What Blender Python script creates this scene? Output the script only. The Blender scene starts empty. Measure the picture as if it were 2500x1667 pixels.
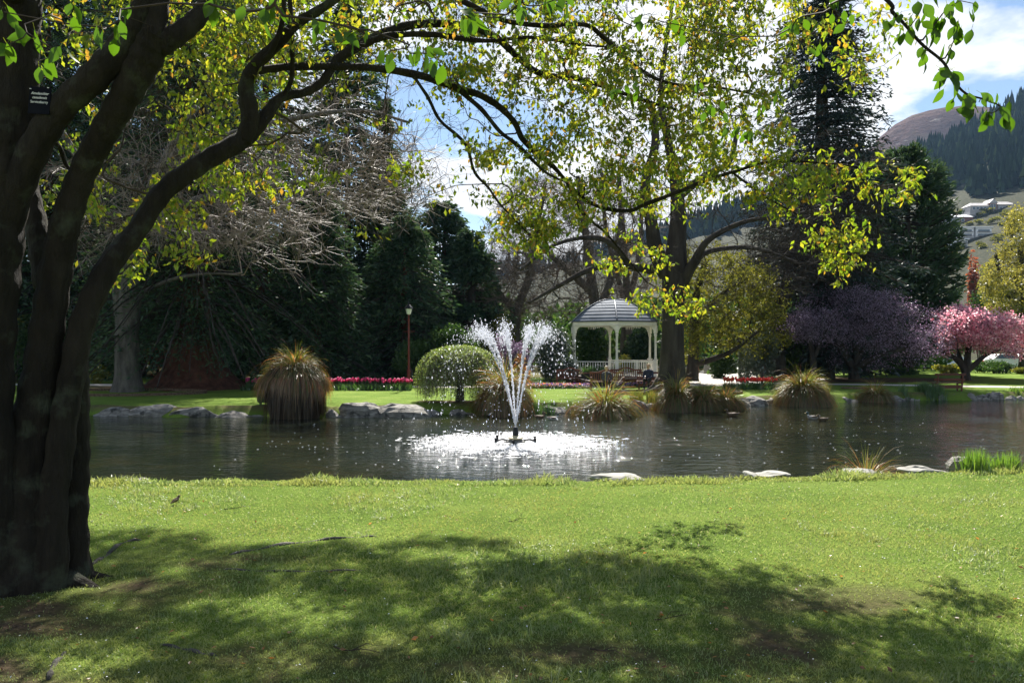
import bpy, math, random
import numpy as np
from mathutils import Vector, Matrix, Euler
rng = np.random.default_rng(7)
random.seed(7)
S = bpy.context.scene
COL = S.collection
R_ = math.radians
# ---------------------------------------------------------------- camera, sky, sun, exposure
F = 2027.0; HOR = 840.0; EYE = 1.65
cd = bpy.data.cameras.new('camera'); cam = bpy.data.objects.new('camera', cd); COL.objects.link(cam)
cam.location = (0, 0, EYE); cam.rotation_euler = (R_(90), 0, 0)
cd.sensor_width = 36; cd.lens = F / 2500 * 36; cd.shift_y = 6.5 / 2500
cd.clip_start = 0.05; cd.clip_end = 6000
S.camera = cam
SUN_EL, SUN_AZ = R_(47), R_(3)          # azimuth from +Y towards +X
sd = Vector((math.sin(SUN_AZ) * math.cos(SUN_EL), math.cos(SUN_AZ) * math.cos(SUN_EL), math.sin(SUN_EL)))
W = bpy.data.worlds.new('World'); S.world = W; W.use_nodes = True
nt = W.node_tree; nt.nodes.clear()
def N(t, **k):
    n = nt.nodes.new(t)
    for a, b in k.items(): setattr(n, a, b)
    return n
def L(a, b): nt.links.new(a, b)
sky = N('ShaderNodeTexSky', sky_type='NISHITA'); sky.sun_disc = False
sky.sun_elevation = SUN_EL; sky.sun_rotation = SUN_AZ; sky.altitude = 300; sky.air_density = 1.0; sky.dust_density = 0.2; sky.ozone_density = 1.5
tc = N('ShaderNodeTexCoord'); sp = N('ShaderNodeSeparateXYZ'); L(tc.outputs['Generated'], sp.inputs[0])
zz = N('ShaderNodeMath', operation='MAXIMUM'); L(sp.outputs[2], zz.inputs[0]); zz.inputs[1].default_value = 0.0
za = N('ShaderNodeMath', operation='ADD'); L(zz.outputs[0], za.inputs[0]); za.inputs[1].default_value = 0.22
dx = N('ShaderNodeMath', operation='DIVIDE'); L(sp.outputs[0], dx.inputs[0]); L(za.outputs[0], dx.inputs[1])
dy = N('ShaderNodeMath', operation='DIVIDE'); L(sp.outputs[1], dy.inputs[0]); L(za.outputs[0], dy.inputs[1])
cb = N('ShaderNodeCombineXYZ'); L(dx.outputs[0], cb.inputs[0]); L(dy.outputs[0], cb.inputs[1]); cb.inputs[2].default_value = 8.9
cn = N('ShaderNodeTexNoise'); cn.inputs['Scale'].default_value = 1.05; cn.inputs['Detail'].default_value = 9; cn.inputs['Roughness'].default_value = 0.56
L(cb.outputs[0], cn.inputs['Vector'])
cr = N('ShaderNodeValToRGB'); cr.color_ramp.elements[0].position = 0.515; cr.color_ramp.elements[1].position = 0.565
L(cn.outputs[0], cr.inputs[0])
cn2 = N('ShaderNodeTexNoise'); cn2.inputs['Scale'].default_value = 3.0; cn2.inputs['Detail'].default_value = 6; L(cb.outputs[0], cn2.inputs['Vector'])
cw = N('ShaderNodeValToRGB'); cw.color_ramp.elements[0].color = (7.4, 7.7, 8.3, 1); cw.color_ramp.elements[1].color = (9.5, 9.5, 9.5, 1)
cw.color_ramp.elements[0].position = .35; cw.color_ramp.elements[1].position = .6; L(cn2.outputs[0], cw.inputs[0])
mx = N('ShaderNodeMixRGB'); L(cr.outputs[0], mx.inputs[0]); L(sky.outputs[0], mx.inputs[1]); L(cw.outputs[0], mx.inputs[2])
bg = N('ShaderNodeBackground'); bg.inputs[1].default_value = 0.05; L(mx.outputs[0], bg.inputs[0])
wo = N('ShaderNodeOutputWorld'); L(bg.outputs[0], wo.inputs[0])
sl = bpy.data.lights.new('sun', 'SUN'); sl.energy = 5.0; sl.angle = R_(0.53); sl.color = (1, 0.95, 0.87)
so = bpy.data.objects.new('sun', sl); COL.objects.link(so); so.rotation_euler = sd.to_track_quat('Z', 'Y').to_euler()
vs = S.view_settings; vs.view_transform = 'Standard'; vs.look = 'None'; vs.gamma = 1; vs.use_curve_mapping = False
vs.exposure = 1.45
cy = S.cycles
cy.max_bounces = 6; cy.diffuse_bounces = 3; cy.glossy_bounces = 3; cy.transmission_bounces = 4; cy.transparent_max_bounces = 4
cy.caustics_reflective = False; cy.caustics_refractive = False; cy.sample_clamp_indirect = 6
cy.use_denoising = True
try:
    cy.denoiser = 'OPENIMAGEDENOISE'; cy.denoising_input_passes = 'RGB_ALBEDO_NORMAL'
except Exception: pass

# ---------------------------------------------------------------- helpers
def A(*a): return np.array(a, dtype=float)
def at(px, py, d): return A((px - 1250) / F * d, d, EYE - (py - HOR) / F * d)
def xat(px, d): return (px - 1250) / F * d
def unit(v): return v / np.maximum(np.linalg.norm(v, axis=-1, keepdims=True), 1e-9)
def wpos(o):
    p = np.zeros(3)
    while o is not None: p = p + np.array(o.location); o = o.parent
    return p
def tag(o, label=None, cat=None, group=None, kind=None):
    if label: o['label'] = label
    if cat: o['category'] = cat
    if group: o['group'] = group
    if kind: o['kind'] = kind
    return o
def thing(name, label, cat, loc=(0, 0, 0), rz=0, group=None):
    o = bpy.data.objects.new(name, None); COL.objects.link(o); o.location = tuple(float(v) for v in loc); o.rotation_euler = (0, 0, rz)
    o.empty_display_size = 0.2
    return tag(o, label, cat, group)
def mesh_data(name, V, faces, mats, mi=None, smooth=False):
    """faces: list of int arrays (n,3) or (n,4)"""
    me = bpy.data.meshes.new(name)
    V = np.ascontiguousarray(V, dtype=np.float32)
    faces = [np.asarray(f, dtype=np.int32) for f in faces if len(f)]
    nl = sum(f.size for f in faces); nf = sum(len(f) for f in faces)
    me.vertices.add(len(V)); me.vertices.foreach_set('co', V.ravel())
    me.loops.add(nl); me.polygons.add(nf)
    me.loops.foreach_set('vertex_index', np.concatenate([f.ravel() for f in faces]))
    tot = np.concatenate([np.full(len(f), f.shape[1], dtype=np.int32) for f in faces])
    st = np.zeros(nf, dtype=np.int32); st[1:] = np.cumsum(tot)[:-1]
    me.polygons.foreach_set('loop_start', st); me.polygons.foreach_set('loop_total', tot)
    if mi is not None: me.polygons.foreach_set('material_index', np.asarray(mi, dtype=np.int32))
    me.polygons.foreach_set('use_smooth', np.full(nf, bool(smooth)))
    for m in (mats if isinstance(mats, (list, tuple)) else [mats]): me.materials.append(m)
    me.update(calc_edges=True)
    return me
def mobj(name, V, faces, mats, parent=None, smooth=False, mi=None, local=False, kind=None):
    V = np.asarray(V, dtype=float)
    if parent is not None and not local: V = V - wpos(parent)
    o = bpy.data.objects.new(name, mesh_data(name, V, faces, mats, mi, smooth)); COL.objects.link(o)
    if parent is not None: o.parent = parent
    if kind: o['kind'] = kind
    return o
class MB:
    def __init__(s): s.V = []; s.F = []; s.n = 0
    def add(s, V, *F):
        V = np.asarray(V, float); s.V.append(V)
        for f in F:
            f = np.asarray(f, int)
            if len(f): s.F.append(f + s.n)
        s.n += len(V); return s
    def build(s, name, mat, parent=None, smooth=False, local=False, kind=None):
        return mobj(name, np.concatenate(s.V), s.F, mat, parent, smooth, None, local, kind)
    def box(s, c, size, rz=0, rx=0, ry=0, taper=1.0):
        h = np.array(size, float) / 2
        v = np.array([[x, y, z] for z in (-1, 1) for y in (-1, 1) for x in (-1, 1)], float) * h
        v[4:, :2] *= taper
        if rx or ry or rz: v = v @ np.array(Euler((rx, ry, rz)).to_matrix()).T
        return s.add(v + np.array(c, float), [[0, 2, 3, 1], [4, 5, 7, 6], [0, 1, 5, 4], [2, 6, 7, 3], [0, 4, 6, 2], [1, 3, 7, 5]])
    def tube(s, pts, rad, k=8, cap=True):
        V, Fq, Ft = tube_geo(pts, rad, k, cap); s.add(V, Fq); 
        if len(Ft): s.F.append(np.asarray(Ft, int) + s.n - len(V))
        return s
    def lathe(s, prof, c=(0, 0, 0), k=16):
        p = np.array(prof, float); th = np.arange(k) * 2 * math.pi / k
        V = np.stack([np.outer(p[:, 0], np.cos(th)), np.outer(p[:, 0], np.sin(th)), np.repeat(p[:, 1:2], k, 1)], -1).reshape(-1, 3) + np.array(c, float)
        i = np.arange(len(p) - 1)[:, None] * k; j = np.arange(k)[None]; j2 = (j + 1) % k
        q = np.stack([i + j, i + j2, i + k + j2, i + k + j], -1).reshape(-1, 4)
        return s.add(V, q)
def frames(T):
    ref = np.where(np.abs(T[:, 2:3]) < 0.9, A(0, 0, 1)[None], A(1, 0, 0)[None])
    U = unit(np.cross(T, ref)); return U, np.cross(T, U)
def tube_geo(pts, rad, k=8, cap=True):
    P = np.asarray(pts, float); n = len(P); r = np.broadcast_to(np.asarray(rad, float), (n,)) if np.ndim(rad) <= 1 else rad
    T = unit(np.gradient(P, axis=0))
    U = np.zeros_like(P); u = np.cross(T[0], A(0, 0, 1) if abs(T[0][2]) < .9 else A(1, 0, 0)); u /= np.linalg.norm(u)
    for i in range(n):
        u = u - T[i] * np.dot(u, T[i]); u /= max(np.linalg.norm(u), 1e-9); U[i] = u
    Wv = np.cross(T, U); th = np.arange(k) * 2 * math.pi / k
    V = (P[:, None] + r[:, None, None] * (np.cos(th)[None, :, None] * U[:, None] + np.sin(th)[None, :, None] * Wv[:, None])).reshape(-1, 3)
    i = np.arange(n - 1)[:, None] * k; j = np.arange(k)[None]; j2 = (j + 1) % k
    q = np.stack([i + j, i + j2, i + k + j2, i + k + j], -1).reshape(-1, 4)
    t = []
    if cap:
        V = np.concatenate([V, P[:1], P[-1:]]); b = n * k
        t = [[b, (a + 1) % k, a] for a in range(k)] + [[b + 1, (n - 1) * k + a, (n - 1) * k + (a + 1) % k] for a in range(k)]
    return V, q, np.array(t, int)
def segs_geo(p0, p1, r0, r1, k=3):
    T = unit(p1 - p0); U, Wv = frames(T); th = np.arange(k) * 2 * math.pi / k
    ring = np.cos(th)[None, :, None] * U[:, None] + np.sin(th)[None, :, None] * Wv[:, None]
    V = np.concatenate([p0[:, None] + ring * np.asarray(r0)[:, None, None], p1[:, None] + ring * np.asarray(r1)[:, None, None]], 1).reshape(-1, 3)
    b = np.arange(len(p0))[:, None] * 2 * k; j = np.arange(k)[None]; j2 = (j + 1) % k
    return V, np.stack([b + j, b + j2, b + k + j2, b + k + j], -1).reshape(-1, 4)
def smooth_path(P, n=6):
    """Catmull-Rom through rows of P (any columns)"""
    P = np.asarray(P, float); E = np.vstack([2 * P[0] - P[1], P, 2 * P[-1] - P[-2]]); out = []
    for i in range(1, len(E) - 2):
        t = np.linspace(0, 1, n, endpoint=False)[:, None]; a, b, c, d = E[i - 1], E[i], E[i + 1], E[i + 2]
        out.append(.5 * ((2 * b) + (-a + c) * t + (2 * a - 5 * b + 4 * c - d) * t ** 2 + (-a + 3 * b - 3 * c + d) * t ** 3))
    out.append(P[-1:]); return np.vstack(out)
def rhomb_geo(P, D, Nn, Ls, Ws, m=.45):
    Sx = unit(np.cross(D, Nn)); Ls = np.asarray(Ls)[:, None]; Ws = np.asarray(Ws)[:, None]
    V = np.stack([P, P + D * Ls * m + Sx * Ws / 2, P + D * Ls, P + D * Ls * m - Sx * Ws / 2], 1).reshape(-1, 3)
    return V, (np.arange(len(P))[:, None] * 4 + np.arange(4)[None])
def fold_geo(P, D, Nn, Ls, Ws, fold=.22):
    Sx = unit(np.cross(D, Nn)); N2 = np.cross(Sx, D); Ls = np.asarray(Ls)[:, None]; Ws = np.asarray(Ws)[:, None]
    V = np.stack([P, P + D * Ls * .5 - N2 * Ws * fold, P + D * Ls * .98 - N2 * Ls * .12, P + D * Ls * .45 - Sx * Ws / 2, P + D * Ls * .45 + Sx * Ws / 2], 1).reshape(-1, 3)
    b = np.arange(len(P))[:, None] * 5
    return V, np.concatenate([b + A(0, 4, 1).astype(int), b + A(4, 2, 1).astype(int), b + A(0, 1, 3).astype(int), b + A(1, 2, 3).astype(int)])
def strip_geo(P, D, droop, Ls, Ws, n=4, side=None):
    """arching blades: start P, initial dir D, pulled down by droop"""
    m = len(P); Ls = np.asarray(Ls)[:, None]; Ws = np.asarray(Ws)[:, None]; droop = np.asarray(droop)[:, None]
    if side is None: side = unit(np.cross(D, A(0, 0, 1)[None]) + rng.normal(0, .15, (m, 3)))
    rows = []; p = P.copy(); d = D.copy()
    for i in range(n + 1):
        w = Ws * (1 - (i / n) ** 1.6 * .93) / 2
        rows += [p - side * w, p + side * w]
        d = unit(d + A(0, 0, -1) * droop / n * (1 + i * .5)); p = p + d * Ls / n
    V = np.stack(rows, 1).reshape(-1, 3); b = np.arange(m)[:, None, None] * (2 * n + 2) + np.arange(n)[None, :, None] * 2
    return V, (b + np.array([0, 1, 3, 2])[None, None]).reshape(-1, 4)
def rdir(n, r=None):
    v = (r or rng).normal(0, 1, (n, 3)); return unit(v)
_perm = np.random.default_rng(3).random((256, 256))
def vnoise(x, y, s=1.0, oct=3):
    x = np.asarray(x, float) * s; y = np.asarray(y, float) * s; o = 0; a = 1; t = 0
    for k in range(oct):
        xi = np.floor(x).astype(int); yi = np.floor(y).astype(int); fx = x - xi; fy = y - yi
        fx = fx * fx * (3 - 2 * fx); fy = fy * fy * (3 - 2 * fy)
        g = lambda i, j: _perm[(xi + i + 17 * k) % 256, (yi + j + 31 * k) % 256]
        o = o + a * ((g(0, 0) * (1 - fx) + g(1, 0) * fx) * (1 - fy) + (g(0, 1) * (1 - fx) + g(1, 1) * fx) * fy)
        t += a; a *= .5; x = x * 2.03 + 5.1; y = y * 2.03 + 9.7
    return o / t

# ---------------------------------------------------------------- materials
def new_mat(name):
    m = bpy.data.materials.new(name); m.use_nodes = True; t = m.node_tree; t.nodes.clear(); return m, t
def ramp(t, cols, src, pos=None):
    r = t.nodes.new('ShaderNodeValToRGB'); e = r.color_ramp.elements
    pos = pos or [i / (len(cols) - 1) for i in range(len(cols))] if len(cols) > 1 else [0]
    while len(e) < len(cols): e.new(.5)
    for i, (c, p) in enumerate(zip(cols, pos)): e[i].position = p; e[i].color = (*c, 1)
    t.links.new(src, r.inputs[0]); return r
def noise(t, scale, detail=4, rough=.55, coord='Object', stretch=None, dist=0):
    tcn = t.nodes.new('ShaderNodeTexCoord'); n = t.nodes.new('ShaderNodeTexNoise'); src = tcn.outputs[coord]
    if stretch:
        mp = t.nodes.new('ShaderNodeMapping'); mp.inputs['Scale'].default_value = stretch; t.links.new(src, mp.inputs[0]); src = mp.outputs[0]
    t.links.new(src, n.inputs['Vector']); n.inputs['Scale'].default_value = scale; n.inputs['Detail'].default_value = detail
    n.inputs['Roughness'].default_value = rough; n.inputs['Distortion'].default_value = dist
    return n.outputs[0]
def surf(name, cols, scale=4, pos=(.35, .65), rough=.8, bump=0, bscale=None, stretch=None, spec=.3, metal=0, bdist=.02, detail=5, extra=None):
    m, t = new_mat(name)
    b = t.nodes.new('ShaderNodeBsdfPrincipled'); o = t.nodes.new('ShaderNodeOutputMaterial'); t.links.new(b.outputs[0], o.inputs[0])
    b.inputs['Roughness'].default_value = rough; b.inputs['Metallic'].default_value = metal; b.inputs['Specular IOR Level'].default_value = spec
    cols = [tuple(c) for c in cols]
    if len(cols) == 1: cols = [tuple(x * .82 for x in cols[0]), tuple(min(1, x * 1.12) for x in cols[0])]
    pp = list(pos) if len(cols) == 2 else list(np.linspace(pos[0], pos[1], len(cols)))
    r = ramp(t, cols, noise(t, scale, detail, .6, stretch=stretch), pp)
    out = r.outputs[0]
    if extra:                                  # (colour, scale, lo, hi): patches
        f = ramp(t, [(0, 0, 0), (1, 1, 1)], noise(t, extra[1], 5, .6), [extra[2], extra[3]])
        mxr = t.nodes.new('ShaderNodeMixRGB'); t.links.new(f.outputs[0], mxr.inputs[0]); t.links.new(out, mxr.inputs[1]); mxr.inputs[2].default_value = (*extra[0], 1); out = mxr.outputs[0]
    t.links.new(out, b.inputs['Base Color'])
    if bump:
        bn = t.nodes.new('ShaderNodeBump'); bn.inputs['Strength'].default_value = bump; bn.inputs['Distance'].default_value = bdist
        t.links.new(noise(t, bscale or scale * 4, 6, .65, stretch=stretch), bn.inputs['Height']); t.links.new(bn.outputs[0], b.inputs['Normal'])
    return m
def leafmat(name, cols, pos=None, trans=.5, tcol=1.6, gloss=.06, grough=.35, patch=None):
    """cols by leaf; translucent part is the same leaf colour seen against the light"""
    m, t = new_mat(name); o = t.nodes.new('ShaderNodeOutputMaterial')
    g = t.nodes.new('ShaderNodeNewGeometry'); r = ramp(t, cols, g.outputs['Random Per Island'], pos); out = r.outputs[0]
    if patch:
        f = ramp(t, [(0, 0, 0), (1, 1, 1)], noise(t, patch[1], 3), [.42, .62]); mxr = t.nodes.new('ShaderNodeMixRGB'); t.links.new(f.outputs[0], mxr.inputs[0]); t.links.new(out, mxr.inputs[1]); mxr.inputs[2].default_value = (*patch[0], 1)
        out = mxr.outputs[0]
    d = t.nodes.new('ShaderNodeBsdfDiffuse'); tr = t.nodes.new('ShaderNodeBsdfTranslucent'); gl = t.nodes.new('ShaderNodeBsdfGlossy'); gl.inputs['Roughness'].default_value = grough
    t.links.new(out, d.inputs[0])
    mu = t.nodes.new('ShaderNodeMixRGB'); mu.blend_type = 'MULTIPLY'; mu.inputs[0].default_value = 1; t.links.new(out, mu.inputs[1])
    mu.inputs[2].default_value = (tcol * 1.05, tcol, tcol * .6, 1) if np.ndim(tcol) == 0 else (*tcol, 1); t.links.new(mu.outputs[0], tr.inputs[0])
    m1 = t.nodes.new('ShaderNodeMixShader'); m1.inputs[0].default_value = trans; t.links.new(d.outputs[0], m1.inputs[1]); t.links.new(tr.outputs[0], m1.inputs[2])
    m2 = t.nodes.new('ShaderNodeMixShader'); m2.inputs[0].default_value = gloss; t.links.new(m1.outputs[0], m2.inputs[1]); t.links.new(gl.outputs[0], m2.inputs[2])
    t.links.new(m2.outputs[0], o.inputs[0]); return m
M = {}
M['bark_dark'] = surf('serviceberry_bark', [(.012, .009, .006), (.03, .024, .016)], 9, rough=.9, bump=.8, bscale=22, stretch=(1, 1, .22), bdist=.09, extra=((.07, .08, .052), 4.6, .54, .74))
M['bark_twig'] = surf('twig_bark', [(.035, .026, .018), (.07, .05, .035)], 12, rough=.85)
M['bark_grey'] = surf('grey_bark', [(.05, .045, .038), (.13, .118, .10)], 4, rough=.9, bump=.9, bscale=14, stretch=(1, 1, .3), bdist=.04, extra=((.07, .09, .04), 2.2, .6, .7))
M['bark_pale'] = surf('pale_twig_bark', [(.11, .08, .06), (.32, .25, .20)], 3, rough=.6, spec=.5)
M['bark_brown'] = surf('brown_twig_bark', [(.10, .075, .06), (.18, .14, .115)], 3, rough=.8)
M['bark_black'] = surf('dark_elm_bark', [(.030, .025, .022), (.07, .06, .05)], 3, rough=.95, bump=1, bscale=12, stretch=(1, 1, .2), bdist=.05, spec=.1)
M['bark_red'] = surf('redwood_bark', [(.05, .022, .014), (.12, .055, .035)], 3, rough=.95, bump=1, bscale=8, stretch=(1, 1, .12), bdist=.08, spec=.1)
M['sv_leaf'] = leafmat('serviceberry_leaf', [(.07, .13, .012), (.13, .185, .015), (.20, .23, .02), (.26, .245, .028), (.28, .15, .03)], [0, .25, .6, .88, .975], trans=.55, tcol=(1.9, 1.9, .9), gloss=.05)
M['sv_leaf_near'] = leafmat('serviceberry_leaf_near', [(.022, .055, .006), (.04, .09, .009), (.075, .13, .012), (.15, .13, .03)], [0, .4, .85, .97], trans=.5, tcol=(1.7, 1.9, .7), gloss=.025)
M['fir'] = leafmat('fir_needles', [(.020, .050, .026), (.040, .080, .042), (.075, .115, .055)], trans=.25, tcol=1.4, gloss=.02)
M['fir_blue'] = leafmat('spruce_needles', [(.014, .028, .026), (.024, .045, .04), (.036, .06, .05)], trans=.2, tcol=1.2, gloss=.04)
M['olive'] = leafmat('olive_leaf', [(.07, .08, .015), (.12, .13, .022), (.17, .16, .03)], trans=.5, tcol=1.5, gloss=.02)
M['shrub'] = leafmat('shrub_leaf', [(.02, .05, .015), (.04, .09, .022), (.07, .12, .03)], trans=.35, gloss=.03, grough=.5)
M['shrub_grey'] = leafmat('holly_leaf', [(.02, .045, .025), (.045, .075, .045), (.10, .13, .09)], trans=.25, gloss=.13, grough=.4)
M['shrub_yel'] = leafmat('golden_leaf', [(.10, .14, .02), (.2, .22, .03), (.3, .26, .04)], trans=.5, tcol=1.3)
M['hedge_y'] = leafmat('spring_leaf', [(.13, .14, .035), (.22, .21, .05), (.30, .27, .07)], trans=.5, tcol=1.35)
M['mop'] = leafmat('weeping_leaf', [(.12, .19, .035), (.19, .27, .06), (.28, .33, .12)], trans=.45, tcol=1.3, gloss=.12)
M['purple'] = leafmat('plum_blossom', [(.09, .055, .085), (.18, .13, .19), (.33, .26, .35)], trans=.5, tcol=(1.5, 1.35, 1.5))
M['pink'] = leafmat('cherry_blossom', [(.55, .14, .22), (.72, .32, .42), (.85, .6, .66), (.38, .08, .12)], [0, .4, .75, .95], trans=.6, tcol=(1.3, 1.3, 1.25))
M['red_leaf'] = leafmat('copper_leaf', [(.2, .05, .03), (.35, .10, .05)], trans=.5, tcol=1.3)
M['tus_green'] = leafmat('tussock_green', [(.07, .10, .014), (.13, .155, .025), (.22, .19, .06)], trans=.5, tcol=1.5, gloss=.05, grough=.4)
M['tus_brown'] = leafmat('tussock_brown', [(.13, .06, .02), (.23, .13, .045), (.34, .24, .12)], trans=.5, tcol=(1.9, 1.25, .7), gloss=.05)
M['tus_dead'] = leafmat('tussock_thatch', [(.035, .021, .012), (.065, .039, .021), (.105, .064, .035)], trans=.3, tcol=(1.6, 1.1, .6), gloss=.03)
M['grass'] = leafmat('grass_blade', [(.135, .205, .055), (.185, .265, .075), (.235, .30, .10), (.36, .35, .2)], [0, .45, .85, 1], trans=.45, tcol=(1.7, 1.6, 1.25), gloss=.06, grough=.45, patch=((.22, .25, .075), .9))
M['iris'] = leafmat('iris_blade', [(.07, .16, .02), (.12, .24, .03), (.2, .3, .05)], trans=.5, tcol=1.3, gloss=.08)
M['tulip_leaf'] = leafmat('tulip_leaf', [(.04, .10, .03), (.07, .15, .035)], trans=.4, gloss=.08)
M['tulip_pink'] = leafmat('tulip_pink', [(.42, .015, .12), (.6, .04, .2)], trans=.45, tcol=(1.2, .8, 1.0))
M['tulip_red'] = leafmat('tulip_red', [(.6, .015, .01), (.75, .04, .02)], trans=.45, tcol=(1.2, .8, .8))
M['pansy'] = leafmat('pansy_petals', [(.10, .04, .36), (.16, .09, .42), (.5, .46, .6), (.7, .24, .07)], [0, .45, .62, .82], trans=.3)
M['rock'] = surf('schist_rock', [(.10, .095, .085), (.22, .205, .18), (.38, .36, .32)], 3.2, (.3, .72), rough=.8, bump=1, bscale=9, stretch=(1, 1, 3.5), bdist=.05, extra=((.05, .05, .045), 2.5, .55, .64))
M['rock_pale'] = surf('pale_slab_rock', [(.17, .165, .145), (.34, .33, .295)], 5, rough=.8, bump=.6, bscale=20, stretch=(1, 1, 3), bdist=.01)
M['dirt'] = surf('mulch', [(.05, .032, .02), (.12, .08, .05), (.2, .15, .1)], 18, rough=.95, bump=1, bscale=40, bdist=.02)
M['path'] = surf('gravel_path', [(.50, .46, .40), (.62, .58, .52)], 3, rough=.9, bump=.3, bscale=60, bdist=.005)
M['asphalt'] = surf('asphalt', [(.045, .045, .047), (.06, .06, .06)], 8, rough=.9, bump=.3, bscale=90, bdist=.004)
M['white'] = surf('cream_paint', [(.74, .70, .62), (.82, .79, .72)], 2.5, rough=.45, spec=.4)
M['lead'] = surf('lead_sheet', [(.12, .14, .175), (.19, .215, .255)], 1.6, rough=.75, metal=0, spec=.12)
M['lead_dark'] = surf('lead_seam', [(.07, .085, .11), (.11, .13, .16)], 3, rough=.4, metal=.3)
M['brick'] = surf('red_brick', [(.14, .05, .035), (.24, .09, .06)], 6, rough=.9, bump=.5, bscale=30, bdist=.01)
M['mortar'] = surf('mortar', [(.25, .22, .2)], 8, rough=.95)
M['wood_red'] = surf('stained_wood', [(.10, .035, .022), (.19, .07, .045)], 3, rough=.55, stretch=(.3, 3, 3), bump=.3, bscale=12, bdist=.005)
M['dark_metal'] = surf('black_metal', [(.012, .012, .014), (.02, .02, .022)], 4, rough=.45, metal=.3)
M['maroon'] = surf('maroon_paint', [(.10, .018, .016), (.15, .03, .025)], 3, rough=.45)
M['bin'] = surf('green_paint', [(.025, .06, .02), (.045, .09, .03)], 3, rough=.5)
M['lamp_glass'] = surf('lamp_glass', [(.6, .62, .62), (.75, .76, .76)], 3, rough=.15, spec=.8)
M['house_white'] = surf('white_weatherboard', [(.62, .63, .64), (.74, .75, .76)], .4, rough=.6)
M['house_brick'] = surf('brown_brick_wall', [(.20, .10, .08), (.28, .15, .12)], .5, rough=.9)
M['house_grey'] = surf('grey_render', [(.28, .27, .27), (.36, .35, .35)], .4, rough=.8)
M['roof_grey'] = surf('grey_roof', [(.33, .31, .31), (.44, .42, .41)], .6, rough=.6)
M['roof_white'] = surf('pale_roof', [(.72, .73, .74), (.82, .82, .83)], .6, rough=.4)
M['glass'] = surf('window_glass', [(.03, .04, .05), (.06, .07, .08)], .5, rough=.06, spec=.9)
M['car_silver'] = surf('silver_paint', [(.45, .47, .49), (.55, .57, .59)], 1, rough=.25, metal=.5, spec=.6)
M['car_white'] = surf('white_car_paint', [(.7, .7, .7), (.78, .78, .78)], 1, rough=.25, spec=.6)
M['car_blue'] = surf('blue_car_paint', [(.05, .09, .16), (.07, .12, .2)], 1, rough=.25, spec=.6)
M['tyre'] = surf('tyre_rubber', [(.015, .015, .015), (.025, .025, .025)], 4, rough=.8)
M['skin'] = surf('skin', [(.50, .30, .22), (.58, .36, .27)], 5, rough=.5)
M['hair_pale'] = surf('white_hair', [(.62, .56, .46), (.75, .70, .60)], 30, rough=.6, stretch=(1, 1, .2), bump=.5)
M['hair_blond'] = surf('blond_hair', [(.45, .34, .2), (.6, .48, .3)], 30, rough=.6, stretch=(1, 1, .2), bump=.5)
M['navy'] = surf('navy_cloth', [(.02, .025, .05), (.04, .045, .08)], 8, rough=.85, bump=.3)
M['black_cloth'] = surf('black_cloth', [(.012, .012, .015), (.025, .025, .028)], 8, rough=.85, bump=.3)
M['grey_cloth'] = surf('grey_cloth', [(.05, .05, .06), (.09, .085, .1)], 8, rough=.85, bump=.3)
M['duck_grey'] = surf('grey_feathers', [(.22, .20, .18), (.42, .40, .37)], 14, rough=.7)
M['duck_brown'] = surf('brown_feathers', [(.07, .045, .028), (.17, .12, .075)], 26, rough=.7)
M['duck_green'] = surf('dark_green_feathers', [(.004, .02, .014), (.01, .05, .035)], 9, rough=.3, spec=.6)
M['bill'] = surf('yellow_bill', [(.4, .28, .05), (.5, .36, .08)], 6, rough=.5)
M['flax'] = surf('float_plastic', [(.10, .095, .085), (.2, .19, .17)], 9, rough=.6)
M['brass'] = surf('pale_cap', [(.5, .42, .25), (.62, .54, .36)], 6, rough=.4)
M['plaque'] = surf('black_plaque', [(.004, .005, .009), (.008, .009, .014)], 6, rough=.7, spec=.05)
M['letters'] = surf('white_letters', [(.8, .8, .78), (.9, .9, .88)], 6, rough=.5)
M['heath'] = surf('heather_hill', [(.085, .06, .055), (.13, .09, .085), (.16, .13, .10)], .012, (.3, .7), rough=1, bump=1, bscale=.05, bdist=14, extra=((.26, .23, .21), .03, .6, .66), spec=.0)
M['forest'] = leafmat('forest_fir', [(.010, .022, .016), (.018, .036, .024), (.028, .05, .03), (.06, .085, .03)], [0, .4, .85, .98], trans=.1, tcol=1.0, gloss=.0)
# water
m, t = new_mat('air'); M['air'] = m; o = t.nodes.new('ShaderNodeOutputMaterial'); v_ = t.nodes.new('ShaderNodeVolumePrincipled'); v_.inputs['Density'].default_value = .00007; v_.inputs['Color'].default_value = (.42, .66, 1, 1); v_.inputs['Anisotropy'].default_value = 0; t.links.new(v_.outputs[0], o.inputs['Volume'])
m, t = new_mat('pond_water'); M['water'] = m
b = t.nodes.new('ShaderNodeBsdfPrincipled'); o = t.nodes.new('ShaderNodeOutputMaterial'); t.links.new(b.outputs[0], o.inputs[0])
r = ramp(t, [(.008, .012, .008), (.014, .018, .010), (.028, .026, .012)], noise(t, .45, 4), [.35, .55, .75]); t.links.new(r.outputs[0], b.inputs['Base Color'])
b.inputs['Roughness'].default_value = .035; b.inputs['IOR'].default_value = 1.333; b.inputs['Specular IOR Level'].default_value = .5
FX, FY, WZ = .1, 23.2, -1.1
geo = t.nodes.new('ShaderNodeNewGeometry'); ds = t.nodes.new('ShaderNodeVectorMath'); ds.operation = 'DISTANCE'; t.links.new(geo.outputs['Position'], ds.inputs[0]); ds.inputs[1].default_value = (FX, FY, WZ)
mr = t.nodes.new('ShaderNodeMapRange'); mr.inputs[1].default_value = 2.2; mr.inputs[2].default_value = 9.5; mr.inputs[3].default_value = 1.0; mr.inputs[4].default_value = .32; t.links.new(ds.outputs['Value'], mr.inputs[0])
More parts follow.
